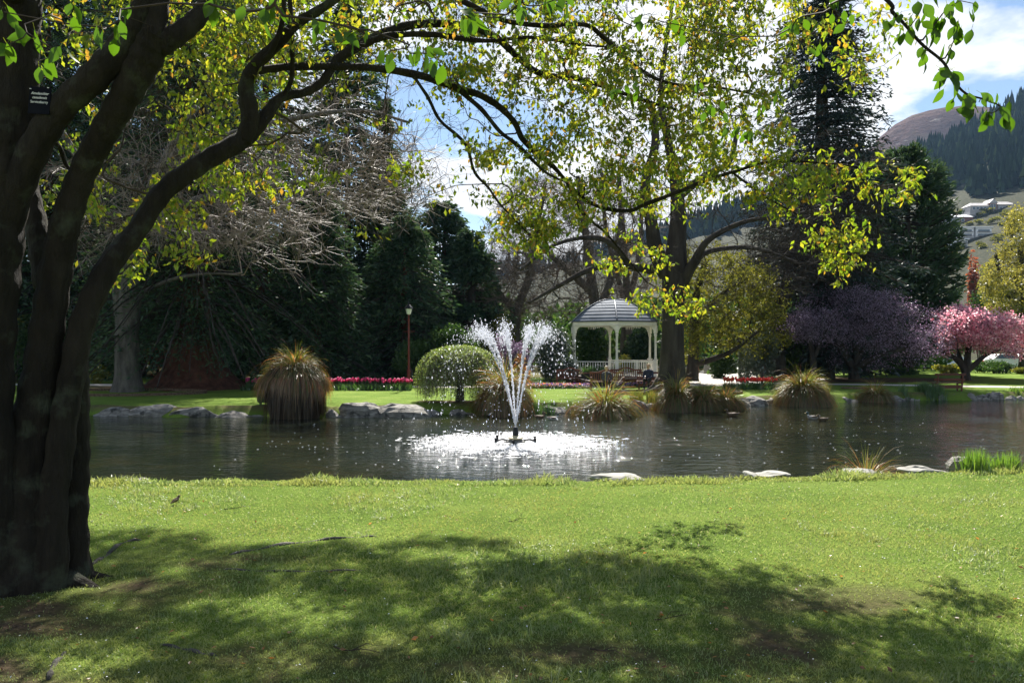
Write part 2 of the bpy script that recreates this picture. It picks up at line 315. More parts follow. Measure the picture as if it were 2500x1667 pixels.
n1 = noise(t, 2.2, 3, .55, stretch=(.75, 1.3, 1), dist=.4); n2 = noise(t, 9, 3, .6, stretch=(.8, 1.2, 1))
wv = t.nodes.new('ShaderNodeTexWave'); wv.wave_type = 'RINGS'; wv.rings_direction = 'SPHERICAL'; wv.inputs['Scale'].default_value = .9; wv.inputs['Distortion'].default_value = 8; wv.inputs['Detail'].default_value = 3
mp = t.nodes.new('ShaderNodeMapping'); mp.inputs['Location'].default_value = (-FX, -FY, -WZ); t.links.new(geo.outputs['Position'], mp.inputs[0]); t.links.new(mp.outputs[0], wv.inputs[0])
s1 = t.nodes.new('ShaderNodeMath'); s1.operation = 'MULTIPLY_ADD'; t.links.new(n2, s1.inputs[0]); s1.inputs[1].default_value = .28; t.links.new(n1, s1.inputs[2])
s2 = t.nodes.new('ShaderNodeMath'); s2.operation = 'MULTIPLY_ADD'; t.links.new(wv.outputs['Fac'], s2.inputs[0]); s2.inputs[1].default_value = .07; t.links.new(s1.outputs[0], s2.inputs[2])
bm = t.nodes.new('ShaderNodeBump'); bm.inputs['Distance'].default_value = .13; md_ = t.nodes.new('ShaderNodeMath'); md_.operation = 'MULTIPLY'; rr_ = ramp(t, [(.55, .55, .55), (1, 1, 1)], noise(t, .28, 3, .6, stretch=(.5, 1.2, 1)), [.35, .65]); t.links.new(mr.outputs[0], md_.inputs[0]); t.links.new(rr_.outputs[0], md_.inputs[1]); t.links.new(md_.outputs[0], bm.inputs['Strength']); t.links.new(s2.outputs[0], bm.inputs['Height']); t.links.new(bm.outputs[0], b.inputs['Normal'])
m, t = new_mat('glitter_foam'); M['glitter_foam'] = m
o = t.nodes.new('ShaderNodeOutputMaterial'); b = t.nodes.new('ShaderNodeBsdfPrincipled'); t.links.new(b.outputs[0], o.inputs[0]); b.inputs['Roughness'].default_value = .35
r = ramp(t, [(.12, .14, .15), (.8, .82, .85)], noise(t, 30, 5, .75, stretch=(.5, 1, 1)), [.42, .60]); t.links.new(r.outputs[0], b.inputs['Base Color'])  # white paints the sun glitter on rough water as well as froth
bn = t.nodes.new('ShaderNodeBump'); bn.inputs['Distance'].default_value = .03; t.links.new(noise(t, 22, 4), bn.inputs['Height']); t.links.new(bn.outputs[0], b.inputs['Normal'])
# white water
m, t = new_mat('white_water'); M['spray'] = m
o = t.nodes.new('ShaderNodeOutputMaterial'); d = t.nodes.new('ShaderNodeBsdfDiffuse'); d.inputs[0].default_value = (.9, .92, .95, 1)
tr = t.nodes.new('ShaderNodeBsdfTranslucent'); tr.inputs[0].default_value = (.95, .96, 1, 1); gl = t.nodes.new('ShaderNodeBsdfGlossy'); gl.inputs['Roughness'].default_value = .15
m1 = t.nodes.new('ShaderNodeMixShader'); m1.inputs[0].default_value = .8; m2 = t.nodes.new('ShaderNodeMixShader'); m2.inputs[0].default_value = .12
t.links.new(d.outputs[0], m1.inputs[1]); t.links.new(tr.outputs[0], m1.inputs[2]); t.links.new(m1.outputs[0], m2.inputs[1]); t.links.new(gl.outputs[0], m2.inputs[2]); t.links.new(m2.outputs[0], o.inputs[0])
# lawn ground: grass green with worn soil where the attribute says so
def lawn_mat(name, g1, g2, g3, soil):
    m, t = new_mat(name); b = t.nodes.new('ShaderNodeBsdfPrincipled'); o = t.nodes.new('ShaderNodeOutputMaterial'); t.links.new(b.outputs[0], o.inputs[0])
    b.inputs['Roughness'].default_value = .9; b.inputs['Specular IOR Level'].default_value = .04
    r1 = ramp(t, [g1, g2, g3], noise(t, .55, 6, .7), [.35, .5, .66]); r2 = ramp(t, [(.62, .62, .6), (1.25, 1.25, 1.3)], noise(t, 22, 6, .75), [.3, .7])
    mu = t.nodes.new('ShaderNodeMixRGB'); mu.blend_type = 'MULTIPLY'; mu.inputs[0].default_value = 1; t.links.new(r1.outputs[0], mu.inputs[1]); t.links.new(r2.outputs[0], mu.inputs[2])
    at_ = t.nodes.new('ShaderNodeAttribute'); at_.attribute_name = 'soil'
    sr = ramp(t, soil, noise(t, 30, 5, .7), [.35, .7])
    mxs = t.nodes.new('ShaderNodeMixRGB'); t.links.new(at_.outputs['Fac'], mxs.inputs[0]); t.links.new(mu.outputs[0], mxs.inputs[1]); t.links.new(sr.outputs[0], mxs.inputs[2]); t.links.new(mxs.outputs[0], b.inputs['Base Color'])
    bn = t.nodes.new('ShaderNodeBump'); bn.inputs['Strength'].default_value = .9; bn.inputs['Distance'].default_value = .04; t.links.new(noise(t, 34, 5, .8), bn.inputs['Height']); t.links.new(bn.outputs[0], b.inputs['Normal'])
    return m
M['lawn'] = lawn_mat('lawn_turf', (.095, .16, .022), (.135, .21, .03), (.185, .25, .05), [(.06, .04, .026), (.17, .12, .08)])

# ---------------------------------------------------------------- terrain
LAWN = -.75
def yN(x):
    x = np.asarray(x, float); return 10.05 + .02 * x + .016 * np.maximum(x, 0) ** 2 * np.where(x > 12, 0, 1) + np.where(x > 12, 2.3, 0)
_fx = [-80, -40, -16.4, -7, -2.4, 3.8, 5.4, 12.3, 18, 25.5, 60, 90]; _fy = [36, 33.5, 31.9, 31.5, 32.8, 33.8, 35.5, 38.4, 40.7, 41.3, 45, 48]
def yF(x): return np.interp(x, _fx, _fy) + .25 * np.sin(np.asarray(x) * 1.1) + .18 * np.sin(np.asarray(x) * 2.7 + 1)
CREST = ([-6000, -2000, 0, 1000, 1400, 1740, 2000, 2230, 2350, 2500, 3500, 7000], [.08, .1, .1, .2, .32, .50, .61, .73, .82, .93, 1.18, 1.0])
PROF = ([0, 120, 200, 350, 460, 600, 900, 1000, 1300, 2000], [0, 0, 4, 41, 77, 136, 278, 296, 240, 60])
def hillz(x, y):
    px = 1250 + F * x / np.maximum(y, 1)
    s = np.interp(y, *PROF) * np.interp(px, *CREST)
    return LAWN + s + (vnoise(x, y, .012, 3) - .5) * np.interp(y, [120, 250, 900], [0, 5, 26])
def gz(x, y):
    """height of the ground"""
    x = np.asarray(x, float); y = np.asarray(y, float)
    n, f = yN(x), yF(x)
    near = (vnoise(x, y, .5, 3) - .5) * .09
    far = LAWN + np.clip((y - f - 6) / 40, 0, 1) * .05 + (vnoise(x, y, .3, 2) - .5) * .05
    z = np.where(y < n, near, 0.)
    a = np.clip((y - n) / 2.6, 0, 1); z = np.where((y >= n) & (y < n + 8), near * (1 - a) - 1.75 * a ** 1.15, z)
    z = np.where((y >= n + 8) & (y < f - 1), -1.75, z)
    b = np.clip((y - (f - 1)) / 1.35, 0, 1); z = np.where((y >= f - 1) & (y < f + .35), -1.75 + (1.75 + far) * b, z)
    z = np.where(y >= f + .35, far, z)
    return np.where(y > 120, hillz(x, y), z)
def soilmask(x, y):
    m = np.clip((vnoise(x, y, 1.3, 4) - .50) * 7, 0, 1) * np.clip((6.3 - y) / 1.4, 0, 1) * .95
    for cx, cy, rx, ry, w in ((-2.4, 5.9, .65, .5, 1.2), (-2.9, 5.0, .9, .5, 1.0), (.5, 4.25, 1.3, .45, .95), (-.3, 4.6, .7, .35, .5), (-1.95, 6.4, .5, .2, .8), (-1.2, 4.4, .9, .3, .7), (-3.4, 5.7, 1.0, .9, 1.1)):
        q = ((x - cx) / rx) ** 2 + ((y - cy) / ry) ** 2
        m = np.maximum(m, w * np.clip(1.15 - q, 0, 1) * np.clip(vnoise(x, y, 2.7, 3) * 2.4 - .55, 0, 1))
    f = yF(x)
    # mulch under the big trees on the far side
    for cx, cy, rx, ry, w in ((-19.2, 45.5, 6, 3.0, 1.2), (-15, 48, 10, 3.6, 1.2), (22, 56, 9, 4, 1.1), (8.1, 40.8, 1.4, 1.2, .8), (-2.0, 34.3, 2.2, .7, 1.2)):
        q = ((x - cx) / rx) ** 2 + ((y - cy) / ry) ** 2; m = np.maximum(m, w * np.clip((1.2 - q) * 2, 0, 1))
    m = np.maximum(m, np.clip(1 - np.abs(y - f - .3) / .28, 0, 1) * np.clip(vnoise(x, y, 1.1, 3) * 3 - .8, 0, 1))
    m = np.maximum(m, np.clip((y - 60 + 6 * vnoise(x, y, .2, 2)) / 4, 0, .75) * (y < 400) * (x < 24))
    return np.clip(m, 0, 1)
def grid(name, X, Y, mat, label=None):
    n, k = X.shape; V = np.stack([X, Y, gz(X, Y)], -1).reshape(-1, 3)
    i = np.arange(n - 1)[:, None] * k; j = np.arange(k - 1)[None]
    o = mobj(name, V, [np.stack([i + j, i + j + 1, i + k + j + 1, i + k + j], -1).reshape(-1, 4)[:, ::-1]], mat, smooth=True); o['kind'] = 'structure'
    a = o.data.attributes.new('soil', 'FLOAT', 'POINT'); a.data.foreach_set('value', soilmask(V[:, 0], V[:, 1]).astype(np.float32))
    return o
# one sheet: rows follow both banks, and its columns open out with distance
us = np.concatenate([np.linspace(-220, -90, 8)[:-1], np.linspace(-90, -22, 24)[:-1], np.linspace(-22, -6, 60)[:-1], np.linspace(-6, 9, 110)[:-1], np.linspace(9, 34, 70)[:-1], np.linspace(34, 110, 30)[:-1], np.linspace(110, 260, 8)])
t1 = np.concatenate([np.linspace(-25, 3, 8)[:-1], np.linspace(3, 9.8, 56)])
rows = [np.full_like(us, v) + 0 * us for v in t1]
n_, f_ = yN(us), yF(us)
rows[-1] = n_ - .12
for a in (0, .2, .45, .8, 1.2, 1.7, 2.3, 2.8, 5): rows.append(n_ + a)
for a in np.linspace(0, 1, 6)[1:-1]: rows.append((n_ + 5) * (1 - a) + (f_ - 1.3) * a)
for a in (-1.3, -1, -.6, -.3, 0, .15, .35, .5, .8, 1.2, 2, 3, 4.5, 6): rows.append(f_ + a)
end = 120
for a in np.linspace(0, 1, 46)[1:]: rows.append((f_ + 6) * (1 - a ** 1.25) + end * a ** 1.25)
Yg = np.array(rows); Xg = np.repeat(us[None], len(rows), 0)
ground = grid('ground', Xg, Yg, M['lawn'])
pxs = np.linspace(-3500, 7500, 190); yy = np.concatenate([np.linspace(120, 520, 60)[:-1], np.linspace(520, 2000, 60)])
Yh = np.repeat(yy[:, None], len(pxs), 1); Xh = (pxs[None] - 1250) / F * Yh
M['hill'] = lawn_mat('hillside_scrub', (.025, .032, .018), (.042, .046, .025), (.085, .075, .05), [(.1, .09, .06), (.2, .18, .14)])
V = np.stack([Xh, Yh, hillz(Xh, Yh)], -1).reshape(-1, 3); k = len(pxs); i = np.arange(len(yy) - 1)[:, None] * k; j = np.arange(k - 1)[None]
hs = mobj('hillside', V, [np.stack([i + j, i + j + 1, i + k + j + 1, i + k + j], -1).reshape(-1, 4)[:, ::-1]], M['hill'], smooth=True, kind='structure')
# heather covered mountain behind
px2 = np.linspace(-2500, 6500, 220); t2 = np.linspace(0, 1, 34)
crest = np.interp(px2, [-2500, 600, 1400, 1750, 2000, 2120, 2170, 2235, 2290, 2345, 2600, 3600, 6500], [820, 800, 690, 600, 470, 350, 300, 266, 254, 252, 262, 330, 700])
zc = (HOR - crest) / F * 1500
Xm = ((px2[None] - 1250) / F) * (1150 + 900 * t2[:, None]); Ym = (1150 + 900 * t2[:, None]) + 0 * Xm
Zm = zc[None] * np.sin(np.clip(t2[:, None] / .388, 0, 1.6) * math.pi / 2).clip(0, 1) * (.96 + .08 * vnoise(Xm, Ym, .006, 4)) - 8 + 20 * (vnoise(Xm, Ym, .02, 3) - .5)
V = np.stack([Xm, Ym, Zm], -1).reshape(-1, 3); k = len(px2); i = np.arange(len(t2) - 1)[:, None] * k; j = np.arange(k - 1)[None]
mobj('mountain', V, [np.stack([i + j, i + j + 1, i + k + j + 1, i + k + j], -1).reshape(-1, 4)[:, ::-1]], M['heath'], smooth=True, kind='structure')
# water sheet
xs = np.linspace(-88, 105, 60)
V = np.concatenate([np.stack([xs, yN(xs) + .25, np.full_like(xs, WZ)], 1), np.stack([xs, yF(xs) + .6, np.full_like(xs, WZ)], 1)]); k = len(xs)
mobj('pond_water', V, [np.array([[a, a + 1, k + a + 1, k + a] for a in range(k - 1)])], M['water'], kind='structure')
# paths
def ribbon(name, pts, w, mat, lift=.012, kind='structure'):
    p = smooth_path(np.array(pts, float), 10); T = unit(np.gradient(p, axis=0)); Nn = np.stack([-T[:, 1], T[:, 0]], 1)
    rowsv = []
    for s in np.linspace(-1, 1, 5):
        q = p + Nn * w / 2 * s * (1 + .03 * np.sin(np.arange(len(p)) * 1.7)[:, None]); rowsv.append(np.column_stack([q, gz(q[:, 0], q[:, 1]) + lift + .012 * (1 - s * s)]))
    V = np.array(rowsv).reshape(-1, 3); k = len(p); i = np.arange(4)[:, None] * k; j = np.arange(k - 1)[None]
    return mobj(name, V, [np.stack([i + j, i + j + 1, i + k + j + 1, i + k + j], -1).reshape(-1, 4)], mat, smooth=True, kind=kind)
ribbon('path', [(-46, 50), (-30, 49.2), (-15, 47.2), (-4, 46.4), (3, 46.6), (9, 47.4), (14, 49.8), (20, 49.4), (26, 46.8), (34, 45.4), (60, 47)], 1.7, M['path'])
ribbon('path', [(10.5, 48), (13.5, 52), (15.5, 60), (18, 70), (22, 84)], 4.2, M['path'], .02)
ribbon('road', [(-60, 92), (0, 88), (40, 84), (110, 86)], 9, M['asphalt'], .02)
# ---------------------------------------------------------------- growing branches
def grow(ip, ipar, ir, attr, step=.3, bend=.3, jit=.03, rtip=.005, gam=.45, sag=0., wt=0.6, seed=1, lift=0.):
    """connect every attractor, nearest first, to the nearest part of the skeleton grown so far"""
    g = np.random.default_rng(seed); n0 = len(ip); cap = n0 + int(len(attr) * 14) + 1000
    P = np.zeros((cap, 3)); P[:n0] = ip; par = np.full(cap, -1); par[:n0] = ipar; n = n0; cost = np.zeros(cap)
    d0 = np.array([np.min(((a - ip) ** 2).sum(1)) for a in attr]); tips = np.zeros(len(attr), int)
    for ai in np.argsort(d0):
        a = attr[ai]; dd = np.sqrt(((P[:n] - a) ** 2).sum(1)) + wt * np.maximum(P[:n, 2] - a[2], 0) * (1 if lift == 0 else lift); j = int(np.argmin(dd))
        s = P[j]; dist = float(np.linalg.norm(a - s)); k = min(13, max(2, int(math.ceil(dist / step))))
        pd = P[j] - P[par[j]] if par[j] >= 0 else A(0, 0, 1); pd = pd / max(np.linalg.norm(pd), 1e-6)
        c = s + pd * dist * bend + A(0, 0, -sag * dist) ; t = (np.arange(1, k + 1) / k)[:, None]
        q = (1 - t) ** 2 * s + 2 * t * (1 - t) * c + t * t * a; q[:-1] += g.normal(0, jit, (k - 1, 3)) * min(1, dist)
        if n + k >= cap: break
        P[n:n + k] = q; par[n:n + k] = [j] + list(range(n, n + k - 1)); n += k; tips[ai] = n - 1
    P = P[:n]; par = par[:n]; cnt = np.zeros(n); cnt[tips] += 1
    for i in range(n - 1, -1, -1):
        if par[i] >= 0: cnt[par[i]] += cnt[i]
    R = rtip * np.maximum(cnt, 1) ** gam; R[:n0] = np.maximum(R[:n0] * 0, ir)
    for i in range(n0, n):
        R[i] = min(R[i], R[par[i]] * .93)
    return P, par, R, tips, n0
def branch_mesh(P, par, R, n0, k=4, thick=.03):
    i = np.arange(n0, len(P)); p0 = P[par[i]]; p1 = P[i]; r1 = R[i]; r0 = np.minimum(R[par[i]], r1 * 1.25); mb = MB()
    big = r1 > thick
    d = unit(p1 - p0)
    for sel, kk in ((big, 7), (~big, k)):
        if sel.any():
            q0 = p0[sel] - d[sel] * r0[sel][:, None] * .5; V, f = segs_geo(q0, p1[sel], r0[sel], r1[sel], kk); mb.add(V, f)
    return mb
def twigs(P, par, R, n0, m, L0, rmax, seed=2, grav=0., r=.003, fwd=.6, k=3, wob=.25):
    """m side twigs from each thin node, two joints each"""
    g = np.random.default_rng(seed); i = np.arange(n0, len(P)); i = i[R[i] < rmax]; i = np.repeat(i, m); d = unit(P[i] - P[par[i]])
    a = unit(d * fwd + g.normal(0, .55, (len(i), 3)) + A(0, 0, -grav)); Lt = L0 * g.uniform(.35, 1.2, len(i))[:, None]
    s = P[i] - (P[i] - P[par[i]]) * g.random((len(i), 1)); p1 = s + a * Lt * .5; a2 = unit(a + g.normal(0, wob, (len(i), 3)) + A(0, 0, -grav)); p2 = p1 + a2 * Lt * .5
    rr = np.full(len(i), r)
    V, f = segs_geo(np.concatenate([s, p1]), np.concatenate([p1, p2]), np.concatenate([rr, rr * .8]), np.concatenate([rr * .8, rr * .45]), k)
    return V, f, s, p1, p2, a2
def limb(ctrl, n=6):
    """ctrl rows (px,py,depth,radius px) -> world polyline and radii"""
    c = np.array(ctrl, float); w = np.array([[*at(a, b_, d), r / F * d] for a, b_, d, r in c]); w = smooth_path(w, n); return w[:, :3], np.maximum(w[:, 3], .003)
def rough_tube(pts, rad, k=14, amp=.1, seed=0, cap=True, ridges=0):
    V, q, t = tube_geo(pts, rad, k, cap); n = len(pts); g = np.random.default_rng(seed); ph = g.random(8) * 6
    P = np.asarray(pts); r = np.broadcast_to(np.asarray(rad, float), (n,)); idx = np.repeat(np.arange(n), k); th = np.tile(np.arange(k) * 2 * math.pi / k, n)
    ln = np.concatenate([[0], np.cumsum(np.linalg.norm(np.diff(P, axis=0), axis=1))])[idx] / max(r.mean() * 4, .05)
    dr = amp * (.5 * np.sin(2 * th + ph[0] + ln * .7) + .35 * np.sin(3 * th + ph[1] - ln * 1.1) + .4 * np.sin(ln * 2.1 + ph[2] + th)) + (ridges * np.abs(np.sin(th * 4.5 + ph[3] + .2 * ln)) if ridges else 0)
    c = P[idx]; V[:n * k] = c + (V[:n * k] - c) * (1 + dr)[:, None]; return V, q, t
def add_rt(mb, *a, **k):
    V, q, t = rough_tube(*a, **k); mb.add(V, q)
    if len(t): mb.F.append(t + mb.n - len(V))

# ---------------------------------------------------------------- the serviceberry in front
base = at(80, 1425, 5.75); base[2] = 0
fg = thing('serviceberry_tree', 'dark many-stemmed serviceberry tree at the left arching over the near lawn with yellow-green leaves', 'tree', base)
STEMS = {
 'stem_a': [(-40, 1500, 5.5, 95), (-45, 1250, 5.5, 80), (-40, 950, 5.5, 72), (-22, 700, 5.5, 70), (0, 500, 5.5, 70), (25, 330, 5.5, 72), (40, 150, 5.5, 62), (45, 0, 5.5, 55), (40, -220, 5.6, 45), (20, -500, 5.8, 30)],
 'stem_b': [(-20, 700, 5.5, 40), (20, 520, 5.47, 42), (85, 365, 5.4, 40), (150, 262, 5.35, 38), (235, 185, 5.3, 40), (305, 105, 5.3, 38), (360, 10, 5.3, 36), (420, -120, 5.4, 28), (520, -330, 5.7, 16)],
 'stem_c': [(50, 1500, 5.6, 95), (62, 1300, 5.65, 82), (80, 1080, 5.7, 62), (100, 920, 5.7, 46), (118, 780, 5.7, 42), (140, 640, 5.7, 41), (166, 530, 5.65, 38), (205, 420, 5.6, 36), (250, 330, 5.5, 38), (305, 230, 5.4, 42), (352, 145, 5.35, 46), (385, 80, 5.3, 42)],
 'stem_c1': [(372, 110, 5.3, 34), (387, 20, 5.3, 28), (395, -90, 5.35, 23), (430, -300, 5.6, 14)],
 'stem_c2': [(385, 110, 5.33, 34), (440, 80, 5.33, 30), (490, 35, 5.4, 26), (530, -40, 5.5, 22), (600, -200, 5.8, 14), (760, -380, 6.3, 8)],
 'stem_d': [(120, 700, 5.85, 40), (100, 590, 5.9, 32), (80, 500, 5.95, 26), (62, 420, 6.0, 24), (20, 280, 6.1, 22), (-60, 60, 6.2, 16)],
 'stem_f': [(165, 1500, 5.85, 70), (165, 1330, 5.85, 54), (168, 1180, 5.85, 50), (176, 1050, 5.85, 42), (186, 930, 5.85, 33), (192, 860, 5.85, 25), (196, 800, 5.85, 18)],
}
LIMBS = {
 'limb_e': [(110, 1480, 5.6, 60), (128, 1250, 5.62, 44), (148, 1080, 5.65, 39), (174, 920, 5.7, 34), (207, 775, 5.75, 33), (258, 660, 5.85, 34), (325, 575, 5.95, 31), (400, 470, 6.05, 29), (497, 395, 6.15, 27), (590, 343, 6.25, 26), (645, 288, 6.35, 20), (685, 240, 6.45, 15), (746, 225, 6.55, 13), (790, 196, 6.65, 13), (823, 147, 6.75, 14), (887, 107, 6.9, 14), (983, 66, 7.1, 13), (1060, 58, 7.25, 12), (1150, 66, 7.4, 11), (1213, 95, 7.55, 10), (1270, 145, 7.7, 9), (1320, 180, 7.85, 8), (1404, 193, 8.1, 7), (1480, 214, 8.3, 6), (1576, 247, 8.5, 5), (1650, 268, 8.7, 3.5)],
 'limb_t': [(430, -300, 5.6, 12), (560, -290, 6.6, 12), (760, -230, 8.2, 11), (980, -170, 9.8, 9), (1300, -150, 10.9, 7), (1550, -180, 11.3, 4)],
 'limb_u': [(20, -500, 5.8, 20), (150, -380, 7, 16), (350, -230, 9, 12), (600, -190, 10.5, 8), (760, -200, 11.5, 5)],
 'limb_e2': [(595, 345, 6.25, 24), (610, 300, 6.25, 27), (606, 262, 6.25, 27), (600, 215, 6.25, 23), (618, 168, 6.2, 19), (670, 115, 6.2, 17), (727, 57, 6.15, 14), (773, 28, 6.1, 13), (830, -10, 6.1, 11), (960, -110, 6.2, 8), (1150, -190, 6.5, 6), (1400, -210, 7, 4)],
 'limb_e3': [(622, 172, 6.25, 13), (660, 168, 6.35, 10), (727, 163, 6.5, 9.5), (840, 163, 6.75, 9), (906, 166, 6.9, 9), (983, 176, 7.1, 9), (1060, 195, 7.3, 9), (1117, 216, 7.5, 8.5), (1174, 234, 7.7, 8), (1220, 262, 7.9, 8), (1255, 298, 8.05, 7.5), (1276, 340, 8.2, 7), (1308, 372, 8.35, 7), (1342, 398, 8.5, 6), (1385, 448, 8.7, 4.5), (1423, 520, 8.9, 3.5), (1480, 570, 9.1, 3), (1530, 630, 9.2, 2.2), (1580, 690, 9.3, 1.6)],
 'limb_e4': [(1117, 218, 7.5, 6), (1174, 266, 7.6, 5.5), (1220, 321, 7.75, 5), (1270, 360, 7.9, 4.5), (1327, 417, 8.1, 3.5), (1373, 442, 8.2, 2.5)],
 'limb_e5': [(1005, 180, 7.1, 4), (1044, 237, 7.3, 4), (1075, 295, 7.5, 4), (1136, 352, 7.7, 4), (1159, 421, 7.9, 3.5), (1193, 459, 8.05, 3.2), (1222, 500, 8.2, 2.5), (1290, 570, 8.4, 1.6)],
 'limb_g': [(980, -60, 6.6, 7), (1080, -20, 6.8, 7), (1163, 20, 6.9, 7), (1228, 50, 7, 6), (1327, 63, 7.2, 6), (1427, 61, 7.3, 5.5), (1473, 92, 7.4, 5.5), (1515, 130, 7.5, 5), (1570, 175, 7.7, 4.5), (1640, 205, 7.9, 4), (1760, 215, 8.1, 3), (1880, 240, 8.2, 2)],
 'limb_h': [(1385, 448, 8.7, 4), (1450, 500, 8.6, 4.5), (1530, 515, 8.4, 5), (1580, 497, 8.2, 5), (1660, 467, 8.0, 4.8), (1725, 440, 7.9, 4.5), (1813, 413, 7.7, 4), (1859, 398, 7.6, 3.5), (1928, 394, 7.5, 3), (2054, 402, 7.3, 2.2), (2170, 420, 7.2, 1.5)],
 'limb_i': [(1786, 420, 7.8, 3), (1859, 474, 7.8, 2.7), (1905, 501, 7.75, 2.5), (1947, 524, 7.7, 2.2), (1985, 555, 7.7, 2), (2045, 640, 7.6, 1.3)],
 'limb_k': [(640, 150, 6.2, 8), (665, 120, 6.1, 7), (690, 50, 6.0, 6), (700, -60, 5.9, 6), (760, -200, 5.9, 5)],
 'limb_m': [(689, 240, 6.45, 6), (712, 190, 6.4, 6), (712, 90, 6.3, 6), (706, -20, 6.2, 5), (690, -140, 6.2, 5)],
 'limb_n': [(870, 115, 6.9, 8), (950, 88, 6.9, 8), (1060, 85, 7.0, 7), (1130, 95, 7.05, 7), (1200, 100, 7.1, 5), (1300, 92, 7.2, 4), (1420, 110, 7.3, 3), (1530, 118, 7.4, 2)],
 'limb_o': [(760, -380, 6.3, 8), (1000, -330, 6.6, 8), (1300, -280, 6.9, 7), (1600, -200, 7.2, 6), (1850, -100, 7.3, 5), (2000, -20, 7.4, 3.5), (2060, 70, 7.5, 2.5)],
 'limb_q': [(150, 262, 5.35, 6), (230, 176, 5.6, 5), (300, 172, 5.8, 4), (370, 175, 6, 3)],
 'limb_r': [(120, 335, 5.6, 7), (145, 360, 5.8, 6), (160, 400, 5.9, 5), (185, 430, 5.9, 4)],
}
# the near boughs run just above the frame, their spurs hang into it
def wl(pts, rad, n=6):
    p = smooth_path(np.column_stack([np.array(pts, float), rad]), n); return p[:, :3], p[:, 3]
NEAR = {
 'bough_a': wl([(-3.27, 5.55, 3.9), (-3.0, 4.6, 3.9), (-2.6, 3.7, 3.65), (-2.2, 3.1, 3.25), (-1.75, 2.75, 3.0), (-1.1, 2.65, 2.93), (-.35, 2.72, 2.95), (.35, 2.9, 3.12)], [.06, .05, .04, .03, .022, .016, .011, .007]),
 'bough_b': wl([(-2.16, 5.6, 4.9), (-1.6, 4.9, 4.7), (-.8, 4.2, 4.3), (.2, 3.7, 3.85), (1.0, 3.4, 3.45), (1.35, 3.25, 3.12)], [.045, .036, .028, .021, .014, .010]),
 'bough_j': wl([(1.2, 3.3, 3.25), (1.44, 3.2, 2.98), (1.465, 3.2, 2.93), (1.51, 3.2, 2.885), (1.577, 3.2, 2.807), (1.662, 3.2, 2.735), (1.705, 3.2, 2.662), (1.752, 3.2, 2.613), (1.83, 3.2, 2.59), (1.892, 3.2, 2.562)], [.011, .0085, .0075, .0065, .006, .0055, .005, .0042, .0034, .002]),
}
ip, ipar, irr = [], [], []
def addchain(p, r):
    b0 = len(ip); step_ = 1
    for q, (a, rr_) in enumerate(zip(p, r)):
        ip.append(a); irr.append(rr_); ipar.append(b0 + q - 1 if q else -1)
for kx, (nm, c) in enumerate({**STEMS, **LIMBS}.items()):
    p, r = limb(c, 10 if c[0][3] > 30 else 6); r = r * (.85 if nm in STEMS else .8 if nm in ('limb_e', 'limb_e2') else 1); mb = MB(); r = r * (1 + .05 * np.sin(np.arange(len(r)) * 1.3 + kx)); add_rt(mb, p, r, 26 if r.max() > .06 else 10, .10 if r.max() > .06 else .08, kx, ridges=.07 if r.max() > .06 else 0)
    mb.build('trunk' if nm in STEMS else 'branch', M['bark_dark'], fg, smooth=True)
    if nm not in ('stem_f',): 
        lo = 14 if nm in STEMS else 0; addchain(p[lo:], r[lo:])
for nm, (p, r) in NEAR.items():
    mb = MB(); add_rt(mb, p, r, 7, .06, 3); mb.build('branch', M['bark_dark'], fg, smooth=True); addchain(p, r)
# root flare
mb = MB()
for a, l_, r_ in ((-.3, .62, .07), (-1.1, .5, .08), (-1.9, .5, .09), (.4, .6, .06)):
    s = base + A(math.cos(a) * .24, math.sin(a) * .18, .10); e = base + A(math.cos(a) * l_, math.sin(a) * l_ * .8, -.02)
    m_ = (s + e) / 2 + A(.02, .03, -.03); p = smooth_path([s - A(0, 0, .05), m_ - A(0, 0, .04), e - A(0, 0, .05), e + (e - m_) * .6 - A(0, 0, .12)], 5); add_rt(mb, p, np.linspace(r_ * 1.15, r_ * .2, len(p)), 9, .1, 2)
mb.build('root', M['bark_dark'], fg, smooth=True)
# leafy regions seen against the sky: (centre px, py, half sizes, number, depth range)
REG = [(300, 130, 330, 170, 60, 6.0, 9.4), (620, 90, 330, 130, 105, 6.0, 9.2), (480, 360, 330, 130, 85, 6.6, 9.0), (330, 560, 190, 110, 30, 7, 8.5), (860, 330, 170, 130, 34, 7.2, 9),
       (960, 480, 90, 110, 20, 8, 9.2), (1130, 80, 330, 140, 150, 6.6, 9), (1250, 260, 230, 130, 72, 7.3, 9), (1320, 420, 200, 120, 56, 8, 9.6), (1550, 90, 290, 150, 190, 7, 9.3), (1560, 300, 260, 120, 110, 7.8, 9.4),
       (1610, 430, 170, 80, 40, 8, 9.3), (1275, 560, 95, 48, 30, 8.2, 8.9), (1480, 480, 140, 80, 30, 8.3, 9.2), (1820, 100, 180, 150, 75, 7, 8.8), (1800, 330, 130, 90, 40, 7.5, 8.6), (1900, 430, 170, 50, 26, 7.3, 8),
       (2120, 430, 150, 40, 26, 6.9, 7.6), (1960, 480, 100, 50, 14, 7.4, 7.9), (2040, 600, 75, 60, 18, 7.4, 7.8), (1620, 740, 95, 42, 16, 9, 9.4), (1530, 640, 110, 60, 14, 8.9, 9.3), (2100, 90, 120, 100, 12, 6.8, 7.6),
       (900, -260, 900, 220, 110, 5.6, 9.2), (150, -200, 500, 260, 60, 4.8, 8), (130, 480, 120, 120, 12, 7, 8.5)]
att = []
